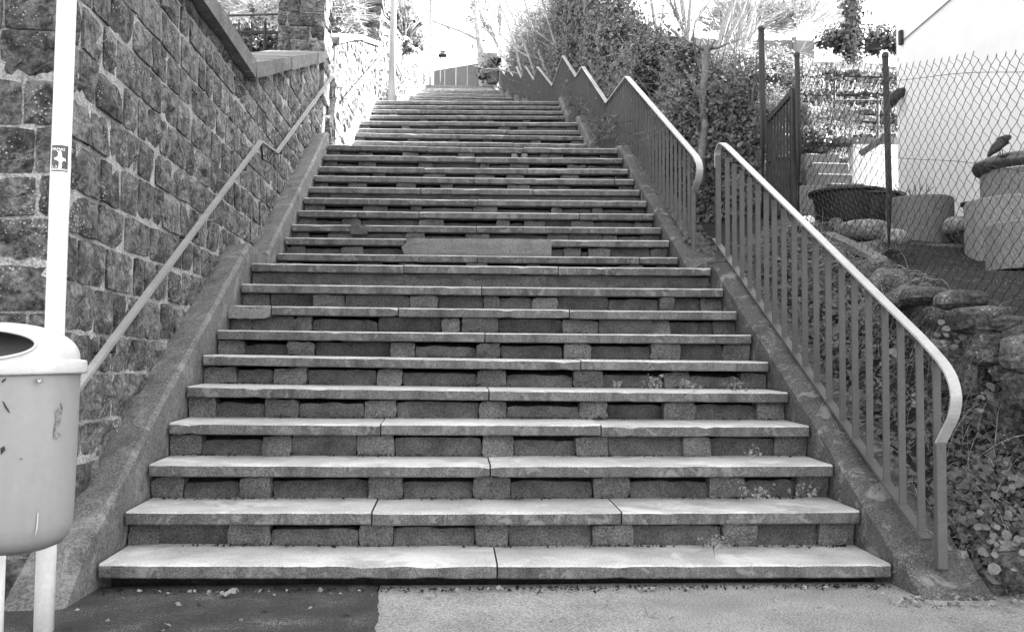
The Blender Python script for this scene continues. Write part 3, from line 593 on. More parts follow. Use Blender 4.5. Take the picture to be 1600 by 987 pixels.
def rocky(c, s, rng, n=9, m=7, rough=.10):
    """irregular field stone: squashed lumpy ball"""
    V = []; F = []; ph = rng.uniform(0, 6, 6); cen = np.array(c, float)
    for j in range(m + 1):
        v = math.pi * j / m - math.pi / 2
        for i in range(n):
            u = 2 * math.pi * i / n; d = np.array([math.cos(v) * math.cos(u), math.cos(v) * math.sin(u), math.sin(v)])
            d = np.sign(d) * np.abs(d) ** .72
            k = 1 + rough * (math.sin(3 * d[0] + ph[0]) + math.sin(4 * d[1] + ph[1]) + math.sin(4 * d[2] + ph[2])) * .6 + rng.normal(0, rough * .35)
            V.append(cen + d * k * np.array(s))
    for j in range(m):
        for i in range(n): F.append((j * n + i, j * n + (i + 1) % n, (j + 1) * n + (i + 1) % n, (j + 1) * n + i))
    return V, F
dw = thing('dry_stone_wall', 'low dry stone wall of dark rounded boulders under the wire fence at the right edge', 'wall', (2.45, 5, 0))
y = 3.95
for row in range(6):
    y = 3.95 + rng.uniform(0, .1)
    while y < 6.6:
        L_ = rng.uniform(.15, .30); h = .105; base = max(GZ - .05, nos(y) + .2 * bankf(y)) ; z = base + h + row * .19 + rng.normal(0, .01)
        gt = interp(G, y) + .03
        if z < gt + .02:
            if z + .19 > gt: h = max(.06, min(.12, gt - z + .08))
            V, F = rocky((2.43 + .012 * row + rng.normal(0, .02), y + L_ / 2, z), (.13, L_ / 2 + .005, h), rng); part('stone', V, F, 'rock', dw)
        y += L_ * .98
# individual coping boulders as photographed
for px, py, Y, sx, sy, sz in ((1450, 462, 4.95, .13, .16, .05), (1500, 470, 4.7, .12, .12, .055), (1520, 500, 4.55, .12, .17, .065), (1575, 505, 4.4, .10, .08, .04), (1405, 470, 5.3, .1, .14, .05), (1550, 545, 4.45, .1, .12, .09), (1600, 552, 4.25, .1, .12, .09)):
    part('coping_stone', *rocky(at(px, py, Y), (sx, sy, sz), rng), 'rock', dw)
# chain-link fence
FX = 2.6
fn = thing('wire_fence', 'rusty diamond mesh wire fence on thin tube posts above the dry stone wall', 'fence', (FX, 6, 1.2))
def fp(px, py): q = atX(px, py, FX); return (float(q[1]), float(q[2]))
FT = [fp(1600, 74), fp(1390, 96), fp(1246, 98)]; FT = [(3.5, FT[0][1] - (FT[0][0] - 3.5) * .25)] + FT
FB = [fp(1600, 505), fp(1385, 440), fp(1250, 330)]; FB = [(3.5, FB[0][1] - .15)] + FB
YP1, YP2, YP3 = fp(1380, 200)[0], fp(1246, 200)[0], fp(1190, 150)[0]
def chain(y0, y1, ft, fb, parent, dw_=.0425, dz=.0425, x=FX):
    V = []; F = []; n = int((y1 - y0) / dw_); r = .0019
    for i in range(n):
        ya = y0 + i * dw_; zb, zt = interp(fb, ya), interp(ft, ya); m = int((zt - zb) / dz); P = []
        for j in range(m + 1):
            odd = (i + j) % 2; P.append((x + (.004 if odd else -.004) * (1 if i % 2 else -1), ya + (dw_ * 1.06 if odd else -dw_ * .06), zb + j * dz + .006 * math.sin(ya * 5 + j * .3)))
        P.append((x, P[-1][1] - .004, P[-1][2] + .012))
        b0 = len(V)
        for p in P:
            V += [(p[0] - r, p[1], p[2]), (p[0], p[1] - r * 1.4, p[2]), (p[0] + r, p[1], p[2]), (p[0], p[1] + r * 1.4, p[2])]
        for j in range(len(P) - 1):
            for k in range(4): F.append((b0 + j * 4 + k, b0 + j * 4 + (k + 1) % 4, b0 + (j + 1) * 4 + (k + 1) % 4, b0 + (j + 1) * 4 + k))
    o = part('wire_mesh', V, F, 'wire', parent); o['kind'] = 'stuff'
chain(3.6, YP2 - .04, FT, FB, fn)
def fpost(parent, y, zb, zt, r=.02, dx=.0): part('post', *tube([(FX + dx, y, zb), (FX + dx - .0, y - .03, (zb + zt) / 2), (FX + dx, y, zt)], r, 12), 'post', parent, True); part('post_cap', *lathe([(r * 1.15, 0), (r * 1.15, .02), (r * .6, .035), (0, .036)], 12, 1, 1, (FX + dx, y, zt - .01)), 'post', parent, True)
fpost(fn, YP1, 1.1, fp(1375, 90)[1], .021, .02); fpost(fn, YP2, 1.9, fp(1243, 88)[1], .022); fpost(fn, 3.55, .8, 2.1, .02)
for off in (-.12, -.62, -1.2):
    part('tension_wire', *tube([(FX, y, interp(FT, y) + off * (1 if off > -1 else 1) + .01 * math.sin(y * 4)) for y in np.arange(3.6, 7.72, .2)], .0022, 4), 'wire', fn)
fb_ = thing('wire_fence', 'further stretch of wire fence on a tall tube post between gate and ivy', 'fence', (FX, 9.5, 2.3))
fpost(fb_, YP3, 2.1, atX(1187, 48, FX)[2], .028)
chain(YP3 + .04, 11.4, [(8.6, 3.7), (11.4, 4.2)], [(8.6, 2.3), (11.4, 2.9)], fb_, .06, .06)
fpost(fb_, 11.4, 2.7, 4.25, .022)
gate = thing('garden_gate', 'narrow dark iron garden gate with a steeply sloping top between two tube posts', 'gate', (FX, 8.35, 2.1))
gt0, gt1 = atX(1201, 183, FX - .02), atX(1240, 138, FX - .02)
part('top_bar', *barX([(FX - .02, gt0[1], gt0[2]), (FX - .02, gt1[1], gt1[2])][::-1], .03, .05), 'dark', gate)
part('foot_rail', *box(FX - .035, FX - .005, 8.02, 8.62, 2.18, 2.22), 'dark', gate)
for i, y in enumerate(np.linspace(gt1[1], gt0[1], 9)):
    w = .02 if i in (0, 8) else .009; zt = interp([(gt1[1], gt1[2]), (gt0[1], gt0[2])], y) - .03
    part('gate_bar', *box(FX - .02 - w, FX - .02 + w, y - w, y + w, 2.14, zt), 'dark', gate)
part('lock_plate', *box(FX - .034, FX - .006, 8.28, 8.36, 2.7, 2.86, .004), 'dark', gate)
part('hinge', *box(FX - .04, FX, 8.62, 8.75, 2.95, 2.99), 'dark', gate); part('hinge', *box(FX - .04, FX, 8.62, 8.75, 2.35, 2.39), 'dark', gate)

# ================================================================ white house on the right
hx, hy = float(at(1401, 100, 13.9)[0]), 13.9
hs = thing('white_house', 'tall white rendered house wall filling the top right corner behind the wire fence', 'house', (hx + 4, 8, 1.0))
part('wall', *box(hx, hx + 9, .5, hy, -.3, 10.6), 'house', hs)
V, F = prismX(hx - .45, hx + 9.4, [(.1, 10.605), (hy + .3, 10.605), (hy + .3, 10.8), (7, 13.6), (.1, 10.8)]); part('roof', V, F, 'roof', hs)
c0, c1 = atX(1408, 66, hx - .02), atX(1487, -2, hx - .02)
part('cable', *tube([tuple(c0), tuple(c0 + (c1 - c0) * .5), tuple(c1), tuple(c1 + (c1 - c0) * 2)], .008, 6), 'dark', hs)
bk = atX(1408, 60, hx - .03); part('cable_bracket', *box(hx - .06, hx - .002, bk[1] - .03, bk[1] + .04, bk[2] - .1, bk[2] + .12, .01), 'dark', hs)
s0, s1 = at(1404, 146, 13.7), at(1388, 163, 13.7); part('water_spout', *tube([(hx + .05, 13.7, s0[2] + .03), tuple(s0), tuple(s1)], [.07, .08, .09], 12), 'dark', hs, True)
for i, (y_, z_) in enumerate(((3.0, 4.2), (6.0, 4.2), (3.0, 7.4), (6.0, 7.4))):
    w_ = part('window', *box(hx - .03, hx + .001, y_, y_ + 1.1, z_, z_ + 1.4), 'white', hs)
    g_ = put('pane', mesh('pane', np.array(box(hx - .034, hx - .031, y_ + .08, y_ + 1.02, z_ + .08, z_ + 1.32)[0]) - np.array(hs.location), box(0, 1, 0, 1, 0, 1)[1], 'glass'), w_)
# ================================================================ garden things behind the fence
def ring(name, label, cx_, cy_, r, z0, z1, m='washed', soil=True, wall=.06, n=40, group=None):
    t = thing(name, label, 'planter', (cx_, cy_, z0), group)
    part('shell', *lathe([(r - .004, 0), (r, .006), (r, z1 - z0 - .012), (r - .008, z1 - z0), (r - wall, z1 - z0), (r - wall, z1 - z0 - .08)], n, 1, 1, (cx_, cy_, z0)), m, t, False)
    if soil: part('earth', *lathe([(r - wall + .002, z1 - z0 - .05), (.01, z1 - z0 - .03)], n, 1, 1, (cx_, cy_, z0)), 'soil', t)
    return t
tz = lambda px, py, Y: float(at(px, py, Y)[2])
ZS = 1.865
cL = float(at(1550, 350, 6.2)[0]) + .33; cM = float(at(1518, 350, 6.95)[0]) + .42; cT = float(at(1541, 280, 6.93)[0]) + .345
p = at(1437, 340, 7.7)
ring('ring_planter', 'round washed concrete planter with bare twigs, standing on the slab behind the middle fence post', p[0], 7.7, .265, ZS + .002, tz(1437, 303, 7.45))
ring('ring_planter', 'lowest concrete ring at the right edge, standing on gravel before the taller rings', cL, 6.2, .33, H(cL, 6.2) - .01, tz(1600, 338, 5.9))
rb = ring('ring_planter', 'wide middle concrete ring behind the lowest ring at the right edge', cM, 6.95, .42, H(cM, 6.9), tz(1600, 301, 6.6))
rc = ring('ring_planter', 'narrow upper concrete ring carrying the thick dark rim, stacked at the right edge', cT, 6.93, .345, tz(1600, 301, 6.6) + .002, tz(1600, 256, 6.6))
zr_ = tz(1600, 256, 6.6) + .004; rr_ = .345
V, F = lathe([(rr_ + .0 + .055 * math.cos(a), .055 + .055 * math.sin(a)) for a in np.linspace(-math.pi / 2, 3 * math.pi / 2, 16)], 48, 1, 1, (cT, 6.93, zr_)); V = [(x, y, z + .0) for x, y, z in V]
single('planter_rim', V, F, 'glaze', 'thick dark glazed ring lying on top of the stacked concrete rings', 'planter rim', smooth=True)
# bird figurine on the rim
def skin_body(name, J, E, m, parent):
    me = bpy.data.meshes.new(name); me.from_pydata([j[:3] for j in J], E, []); o = bpy.data.objects.new(name, me); COL.objects.link(o)
    md = o.modifiers.new('skin', 'SKIN'); 
    for i, j in enumerate(J): me.skin_vertices[0].data[i].radius = (j[3], j[3])
    me.skin_vertices[0].data[0].use_root = True
    ss = o.modifiers.new('sub', 'SUBSURF'); ss.levels = ss.render_levels = 2
    dg = bpy.context.evaluated_depsgraph_get(); me2 = bpy.data.meshes.new_from_object(o.evaluated_get(dg)); bpy.data.objects.remove(o)
    me2.name = name; me2.materials.clear(); me2.materials.append(M[m]); me2.polygons.foreach_set('use_smooth', [True] * len(me2.polygons)); return put(name, me2, parent)
bp_ = at(1562, 238, 6.72); bird = thing('bird_figurine', 'small dark bird figurine with open beak perched on the thick dark rim', 'figurine', (bp_[0], bp_[1], bp_[2]))
K = 6.72 / 1500                                               # metres per photo pixel at this distance
J = [(0, 0, 12 * K, 9 * K), (-8 * K, 0, 6 * K, 8.5 * K), (-15 * K, 0, -1 * K, 5 * K), (-19 * K, .01, -8 * K, 2.5 * K), (5 * K, 0, 18 * K, 7 * K), (9 * K, 0, 22 * K, 8 * K), (15 * K, 0, 25 * K, 5.5 * K), (21 * K, 0, 26.5 * K, 1.8 * K)]
skin_body('body', J, [(0, 1), (1, 2), (2, 3), (0, 4), (4, 5), (5, 6), (6, 7)], 'black', bird)
for dz_, tip in ((23.5, 21.5),): skin_body('lower_beak', [(10 * K, 0, 22 * K, 2.6 * K), (15 * K, 0, dz_ * K - .001, 1.4 * K), (20 * K, 0, tip * K, .5 * K)], [(0, 1), (1, 2)], 'black', bird)
for s in (-1, 1):
    put('leg', mesh('leg', *tube([(1 * K, s * .012, 6 * K), (3 * K, s * .014, 0), (3 * K, s * .014, -6 * K)], .0035, 6), 'black'), bird)
    put('foot', mesh('foot', *tube([(-1 * K, s * .014, -6 * K), (8 * K, s * .02, -6.5 * K)], .004, 6), 'black'), bird)
pt = at(1527, 305, 7.5); t = thing('plant_pot', 'small black plant pot half hidden behind the stacked concrete rings', 'pot', (pt[0], 7.55, 2.0)); part('shell', *lathe([(.07, 0), (.085, .15), (.105, .15), (.105, .175), (.08, .17), (.07, .05)], 24, 1, 1, (pt[0], 7.55, 2.06)), 'black', t)
part('support', *lathe([(.12, 0), (.12, .4), (0, .4)], 12, 1, 1, (pt[0], 7.55, 1.66)), 'washed', t)
# slab kerb under the planters, in two lengths
single('concrete_slab', *box(2.98, 3.50, 7.40, 8.1, 1.55, ZS), 'concrete', 'left half of the low concrete slab kerb carrying the round planter', 'slab')
single('concrete_slab', *box(3.506, 4.0, 7.30, 8.1, 1.55, ZS - .004), 'concrete', 'right half of the low concrete slab kerb, ending at the stacked rings', 'slab')
# black tubs
for i, (px, Y, r, zt, lab) in enumerate(((1325, 8.35, .32, 301, 'large round black mortar tub with flared rim behind the middle fence post'), (1362, 8.3, .27, 306, 'second black tub nested in the larger one, just behind the fence post'))):
    p = at(px, 330, Y); z1 = tz(px, zt, Y); z0 = H(p[0], Y) - .03; t = thing('black_tub', lab, 'tub', (p[0], Y, z0))
    part('shell', *lathe([(r * .8, 0), (r * .97, z1 - z0 - .03), (r * 1.08, z1 - z0 - .02), (r * 1.08, z1 - z0), (r * .96, z1 - z0), (r * .78, .03), (0, .03)], 40, 1, 1, (p[0], Y, z0)), 'black', t, False)
# rounded boulders, stones and plank by the fence
for px, py, Y, s, lab in ((1350, 361, 7.1, (.21, .16, .085), 'largest pale rounded boulder lying beside the black tub'), (1306, 350, 7.3, (.05, .05, .05), 'small egg shaped stone left of the large pale boulder'), (1262, 346, 7.6, (.055, .05, .045), 'small white stone beside the gate post'), (1395, 372, 7.0, (.1, .1, .07), 'grey stone leaning between boulder and concrete slab'), (1495, 352, 7.3, (.09, .14, .07), 'brown stone wedged between round planter and stacked rings')):
    V, F = rocky(at(px, py, Y), s, rng, 16, 10, .05); single('boulder', V, F, 'white' if 'white' in lab else 'palerock', lab, 'stone', smooth=True)
a_, b_ = at(1292, 366, 6.9), at(1378, 408, 6.2); V, F = tube([tuple(a_), tuple((a_ + b_) / 2 + (0, 0, .01)), tuple(b_)], 0, flat=(.12, .035)); single('plank', V, F, 'wood', 'weathered plank lying along the foot of the wire fence', 'plank')
for px, py, Y, s, lab in ((1350, 392, 6.7, (.13, .11, .06), 'flat stone under the weathered plank'), (1378, 386, 6.8, (.12, .1, .05), 'flat stone between plank and concrete slab'), (1388, 425, 6.25, (.1, .1, .05), 'dark stone at the foot of the middle fence post')):
    V, F = rocky(at(px, py, Y), s, rng, 12, 8, .1); single('stone', V, F, 'rock', lab, 'stone')
# concrete block steps and white garden wall
for i, (x0, x1, y0_, y1_, Y, lab) in enumerate(((1298, 1352, 287, 306, 13.62, 'lowest block of the concrete garden steps'), (1274, 1333, 272, 290, 13.84, 'second block from the bottom of the concrete garden steps'), (1270, 1327, 255, 275, 14.06, 'third block from the bottom of the concrete garden steps'), (1258, 1312, 241, 262, 14.28, 'topmost block of the concrete garden steps'))):
    a_, b_ = at(x0, y1_, Y), at(x1, y0_, Y); single('concrete_step', *box(a_[0], b_[0], Y, Y + .24, a_[2] - .2, b_[2], .012), 'washed', lab, 'step')
p = at(1262, 315, 9.0); ring('ring_planter', 'old concrete ring behind the gate post at the foot of the garden steps', p[0] + .05, 9.1, .2, H(p[0], 9.1) - .1, tz(1270, 292, 9.0))
a_, b_ = at(1260, 292, 9.4), at(1275, 262, 9.4); V, F = box(a_[0], b_[0] + .03, 9.4, 9.55, a_[2] - .1, b_[2], .01); single('concrete_post', V, F, 'washed', 'short rough concrete post beside the garden steps', 'post')
gw = thing('garden_wall', 'low white garden wall lit by the sun between steps and white house', 'wall', (5.5, 13, 3.0))
a_, b_ = at(1334, 300, 14.3), at(1400, 226, 14.3); part('wall', *box(a_[0], 7.5, 14.3, 14.5, 2.9, b_[2]), 'whitewall', gw); part('cap', *box(at(1310, 220, 14.3)[0], 7.5, 14.27, 14.6, b_[2] + .003, b_[2] + .10), 'concrete', gw)
# pipe leaning, rail on the terraces
a_, b_ = at(1345, 240, 13.6), at(1388, 212, 13.6); single('board', *tube([tuple(a_), tuple(b_)], 0, flat=(.05, .09)), 'concrete', 'narrow board leaning over the white garden wall', 'board')
tr = thing('terrace_rail', 'thin metal handrail on the terraces behind the chain-link fence', 'railing', tuple(at(1304, 225, 14.6)))
for px in (1304, 1372): part('post', *tube([tuple(at(px, 232, 14.6)), tuple(at(px, 120 if px == 1304 else 155, 14.6))], .018, 8), 'rail', tr)
for py in (157, 197): part('rail_bar', *tube([tuple(at(1304, py, 14.6)), tuple(at(1396, py, 14.6))], .014, 8), 'rail', tr)
# dry stone terraces
gr_ = 'dry stone terraces on the slope behind the garden'
TY = [(14.9, 3.75, 4.25, 'lowest'), (15.7, 4.25, 4.85, 'second lowest'), (16.7, 4.85, 5.5, 'middle'), (17.8, 5.5, 6.2, 'second highest'), (18.9, 6.25, 6.95, 'highest')]
for Y, z0, z1, w_ in TY:
    t = thing('terrace_wall', w_ + ' dry stone terrace wall on the sunlit slope behind the garden', 'wall', (5.2, Y, z0), gr_)
    f_ = lambda u: z1 + .04 * math.sin(u * 3 + Y); xl = 2.9 if Y > 18 else 3.6
    c = ashlar(9 - xl, lambda u: z0, f_, z0, z1 + .1, .15, .30, rng, .045, .035)
    lay_stones(t, (xl, Y, 0), (1, 0, 0), (0, -1, 0), c, 'palerock', .09, rng, 120, 'stone', 4, 4, .1, None, 1.6)
    part('backing', *box(xl, 9, Y + .02, Y + .9, z0 - .4, z1 - .04), 'soil', t)
# concrete board fence on the crest
bf = thing('board_fence', 'low concrete panel fence on the crest behind the topmost terrace', 'fence', (5.5, 21.5, 7.6))
x = 4.0
for i in range(9):
    part('panel', *box(x, x + .42, 21.5, 21.56, 7.4, 8.42 + .02 * math.sin(i)), 'washed', bf)
    if i % 3 == 1: part('post', *box(x + .42, x + .5, 21.46, 21.58, 7.4, 8.5), 'washed', bf); x += .09
    x += .428
# ================================================================ far buildings
def house(name, label, x0, x1, y0, y1, z0, z1, m, roofh=0, wins=(), face_x=None, cat='house', roofm='roof'):
    t = thing(name, label, cat, ((x0 + x1) / 2, y0, z0)); part('wall', *box(x0, x1, y0, y1, z0, z1), m, t)
    if roofh: V, F = prismX(x0 - .4, x1 + .4, [(y0 - .4, z1 + .003), (y1 + .4, z1 + .003), ((y0 + y1) / 2, z1 + roofh)]); part('roof', V, F, roofm, t)
    for a, b, c, d in wins:
        w = part('window', *box(a, b, y0 - .05, y0 - .002, c, d), 'white', t); g_ = put('pane', mesh('pane', np.array(box(a + .07, b - .07, y0 - .06, y0 - .052, c + .07, d - .07)[0]) - np.array(t.location), box(0, 1, 0, 1, 0, 1)[1], 'glass'), w)
    return t
t = thing('concrete_wall', 'stained concrete wall closing the view at the top of the stairs', 'wall', (0, 50, 14.9))
xw = [-1.36 + i * .6 for i in range(5)]
for i in range(4):
    ya, yb = 51.5 - i * .375, 51.5 - (i + 1) * .375; V = [(xw[i] + .004, ya, 14.6), (xw[i + 1] - .004, yb, 14.6), (xw[i + 1] - .004, yb + .3, 14.6), (xw[i] + .004, ya + .3, 14.6)]; V += [(x, y, 16.72) for x, y, z in V]
    part('panel', V, [(0, 3, 2, 1), (4, 5, 6, 7), (0, 1, 5, 4), (1, 2, 6, 5), (2, 3, 7, 6), (3, 0, 4, 7)], 'concrete', t)
single('gate_post', *box(1.06, 1.2, 49.8, 50.0, 14.8, 17.45), 'washed', 'slim gate post at the right end of the distant concrete wall', 'post')
house('dark_house', 'dark side wall of a building behind the bare tree at the top of the stairs', 1.25, 5.5, 54, 62, 14.5, 18.6, 'darkwall')
house('pale_house', 'pale corner of a house showing between twigs above the far end of the railing', 2.1, 9, 46, 52, 13, 18.0, 'whitewall', 0)
house('pale_house', 'pale house high above the garden with a sloping eave', 13.5, 18.6, 40, 48, 14, 19.0, 'whitewall', 2.5, ((14.2, 15.2, 16.0, 17.4), (16.2, 17.2, 16.0, 17.4)))
house('white_house', 'bright white house behind the iron fence at upper left', -16, -6.35, 24, 34, 6, 13, 'whitewall', 2.5, ((-9.5, -8.3, 9, 10.6),))
house('pale_house', 'light grey rendered house between the iron fence and the stone pillar at upper left', -6.3, -4.0, 25, 33, 6, 14, 'washed', 2.2)
ln = thing('street_lantern', 'small lantern on a thin post seen above the distant concrete wall', 'lantern', (-.6, 49.5, 14.9))
lx = at(688, 100, 49.5)[0]; part('post', *tube([(lx, 49.5, 14.8), (lx, 49.5, tz(688, 90, 49.5))], .04, 6), 'washed', ln); zc_ = tz(688, 88, 49.5)
part('cap', *box(lx - .1, lx + .32, 49.3, 49.7, zc_, zc_ + .08), 'dark', ln); part('glass_box', *box(lx, lx + .22, 49.4, 49.6, zc_ + .083, zc_ + .22), 'washed', ln); part('lid', *box(lx - .02, lx + .25, 49.38, 49.62, zc_ + .223, zc_ + .26), 'dark', ln)
# iron fence on the left wall
fi = thing('iron_fence', 'black spiked iron fence between the sloping coping and the stone pillar', 'fence', (-3.2, 11.7, 4.0))
yf = 11.75
for k, px in enumerate((312, 333, 353, 373, 393, 414)):
    x = at(px, 60, yf)[0]; zt = tz(px, 30, yf); r_ = .011 if px != 414 else .022
    part('picket', *tube([(x, yf, 3.6), (x, yf, zt - .05), (x, yf, zt)], [r_, r_, .003], 6), 'dark', fi)
for py, w in ((50, .016),): part('cross_bar', *box(at(300, py, yf)[0], -2.365, yf - .012, yf + .012, tz(380, py, yf) - w, tz(380, py, yf) + w), 'dark', fi)
part('cross_bar', *tube([(at(290, 25, yf)[0], yf + .1, tz(330, 23, yf)), (-2.37, yf + .1, tz(423, 17, yf))], .014, 8), 'rail', fi)

# ================================================================ plants
rng = np.random.default_rng(5)
def unit(v): return v / np.maximum(np.linalg.norm(v, axis=1, keepdims=True), 1e-9)
SHAPES = dict(kite=[(0, -.5), (.38, .0), (0, .6), (-.38, .0)],
    ivy=[(0, -.35), (.45, -.3), (.32, .1), (0, .6), (-.32, .1), (-.45, -.3)],
    round=[(0, -.45), (.42, -.28), (.5, .15), (.2, .48), (-.2, .48), (-.5, .15), (-.42, -.28)])
def leaf_mesh(name, P, Nn, size, m, shape='kite', jit=.45):
    """many small leaves: one face each at P, facing roughly along Nn"""
    n = len(P); Nn = unit(np.asarray(Nn, float) + rng.normal(0, jit, (n, 3))); up = unit(rng.normal(0, 1, (n, 3)) + np.array([0, 0, -.6])); A = unit(np.cross(up, Nn)); B = np.cross(Nn, A)
    s = (size * rng.lognormal(0, .3, n))[:, None]; sh = SHAPES[shape]; k = len(sh)
    V = np.zeros((n, k, 3))
    for i, (a, b) in enumerate(sh): V[:, i] = P + A * s * a + B * s * b + Nn * s * (.18 * abs(a) * 2 - .12 * b)
    return fast_mesh(name, V.reshape(-1, 3), k, m)
def clumps(n, sampler, nc, spread):
    C, Nn = sampler(nc); i = rng.integers(0, nc, n); return C[i] + rng.normal(0, 1, (n, 3)) * spread * rng.uniform(.3, 1.2, (nc,))[i][:, None], Nn[i]
def strips(name, P0, D, L_, w, m, parent=None, segs=4, droop=.5):
    """thin curved stems or grass blades"""
    V = []
    for p, d, l in zip(P0, D, L_):
        p = np.array(p, float); d = np.array(d, float) / (np.linalg.norm(d) + 1e-9); side = np.cross(d, rng.normal(0, 1, 3)); side /= np.linalg.norm(side) + 1e-9; ww = w * rng.uniform(.6, 1.3)
        for k in range(segs):
            q = p + d * l / segs; d2 = d + np.array([0, 0, -droop / segs]) + rng.normal(0, .07, 3); t0, t1 = 1 - k / segs * .7, 1 - (k + 1) / segs * .7
            V += [p - side * ww * t0, p + side * ww * t0, q + side * ww * t1, q - side * ww * t1]; p = q; d = d2 / np.linalg.norm(d2)
    return put(name, fast_mesh(name, V, 4, m), parent)
def rel(P, root): return np.asarray(P) - np.array(root.location)
# ivy hedge behind the railing: added dark core to block light, then leaves in clumps
HT = [(8.9, 3.4), (10.7, 4.35), (12.9, 5.2), (15, 6.5), (17, 7.7), (19.6, 9.0), (23, 10.4), (27, 11.2), (33, 12.6), (41, 15.2)]
def hedge(name, label, y0, y1, n, size, m, nc, spread, x0=2.25, x1=3.4, lo=None, shape='ivy', cat='hedge', frontcap=True, twigs=300, sides=.8):
    t = thing(name, label, cat, (x0 + .5, (y0 + y1) / 2, nos((y0 + y1) / 2)))
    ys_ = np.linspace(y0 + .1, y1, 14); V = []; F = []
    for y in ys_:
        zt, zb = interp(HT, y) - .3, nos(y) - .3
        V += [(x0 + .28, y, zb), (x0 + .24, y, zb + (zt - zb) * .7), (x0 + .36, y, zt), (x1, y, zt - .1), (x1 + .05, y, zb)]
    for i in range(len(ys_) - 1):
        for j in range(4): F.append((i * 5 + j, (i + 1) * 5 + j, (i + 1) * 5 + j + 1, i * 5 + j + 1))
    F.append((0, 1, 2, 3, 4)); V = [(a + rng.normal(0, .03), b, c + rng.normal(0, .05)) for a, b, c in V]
    o = part('light_block_core', V, F, 'soil', t)
    def samp(k):
        y = rng.uniform(y0, y1, k); zt = np.interp(y, [a for a, _ in HT], [b for _, b in HT]); zb = np.array([nos(v) for v in y]) - .1; f = rng.uniform(0, 1.03, k) ** .9; top = rng.uniform(0, 1, k) > sides
        x = x0 + .12 * np.sin(y * 2.1 + f * 5) + .10 * np.sin(y * 5 + f * 9) + np.maximum(0, f - .8) * .8; z = zb + (zt - zb) * f + .12 * np.sin(y * 6)
        Nn = np.stack([-np.ones(k), -.35 * np.ones(k), .25 + np.maximum(0, f - .8) * 3], 1)
        x = np.where(top, rng.uniform(x0, x1, k), x); z = np.where(top, zt + .12 * np.sin(y * 6 + x * 3), z); Nn[top] = (-.3, -.3, 1)
        if frontcap:
            q = rng.uniform(0, 1, k) < .16; x = np.where(q, rng.uniform(x0, x1 + .1, k), x); y = np.where(q, y0 + rng.uniform(-.1, .15, k), y); zt0 = interp(HT, y0 + .3); z = np.where(q, rng.uniform(nos(y0) - .3, zt0, k), z); Nn[q] = (-.2, -1, .3)
        return np.stack([x, y, z], 1), Nn
    P, Nn = clumps(n, samp, nc, spread); P2, N2 = samp(n // 3); P = np.vstack([P, P2]); Nn = np.vstack([Nn, N2]); o = put('foliage', leaf_mesh('foliage', rel(P, t), Nn, size, m, shape), t); o['kind'] = 'stuff'
    P, Nn = samp(twigs); o = strips('twig', rel(P, t), Nn + rng.normal(0, .7, P.shape) + (0, 0, .6), rng.uniform(.25, .8, twigs), .004 + .0004 * y0, 'twig', t, 4, .3); o.name = 'twigs'; o['kind'] = 'stuff'
    return t
hedge('ivy_hedge', 'dense ivy hedge behind the zigzag railing, grown round a pale trunk', 9.0, 12.9, 46000, .034, 'ivy', 1500, .07, x0=2.25, x1=2.6)
hedge('ivy_hedge', 'tallest ivy mass rising out of the frame above the middle of the zigzag railing', 12.7, 22.5, 52000, .05, 'ivy', 1800, .12, x0=2.25, x1=2.7)
hedge('shrub_hedge', 'loose twiggy shrubs above the far end of the zigzag railing', 22.3, 41, 20000, .07, 'brightleaf', 700, .25, x0=2.35, x1=3.2, twigs=2600, shape='kite')
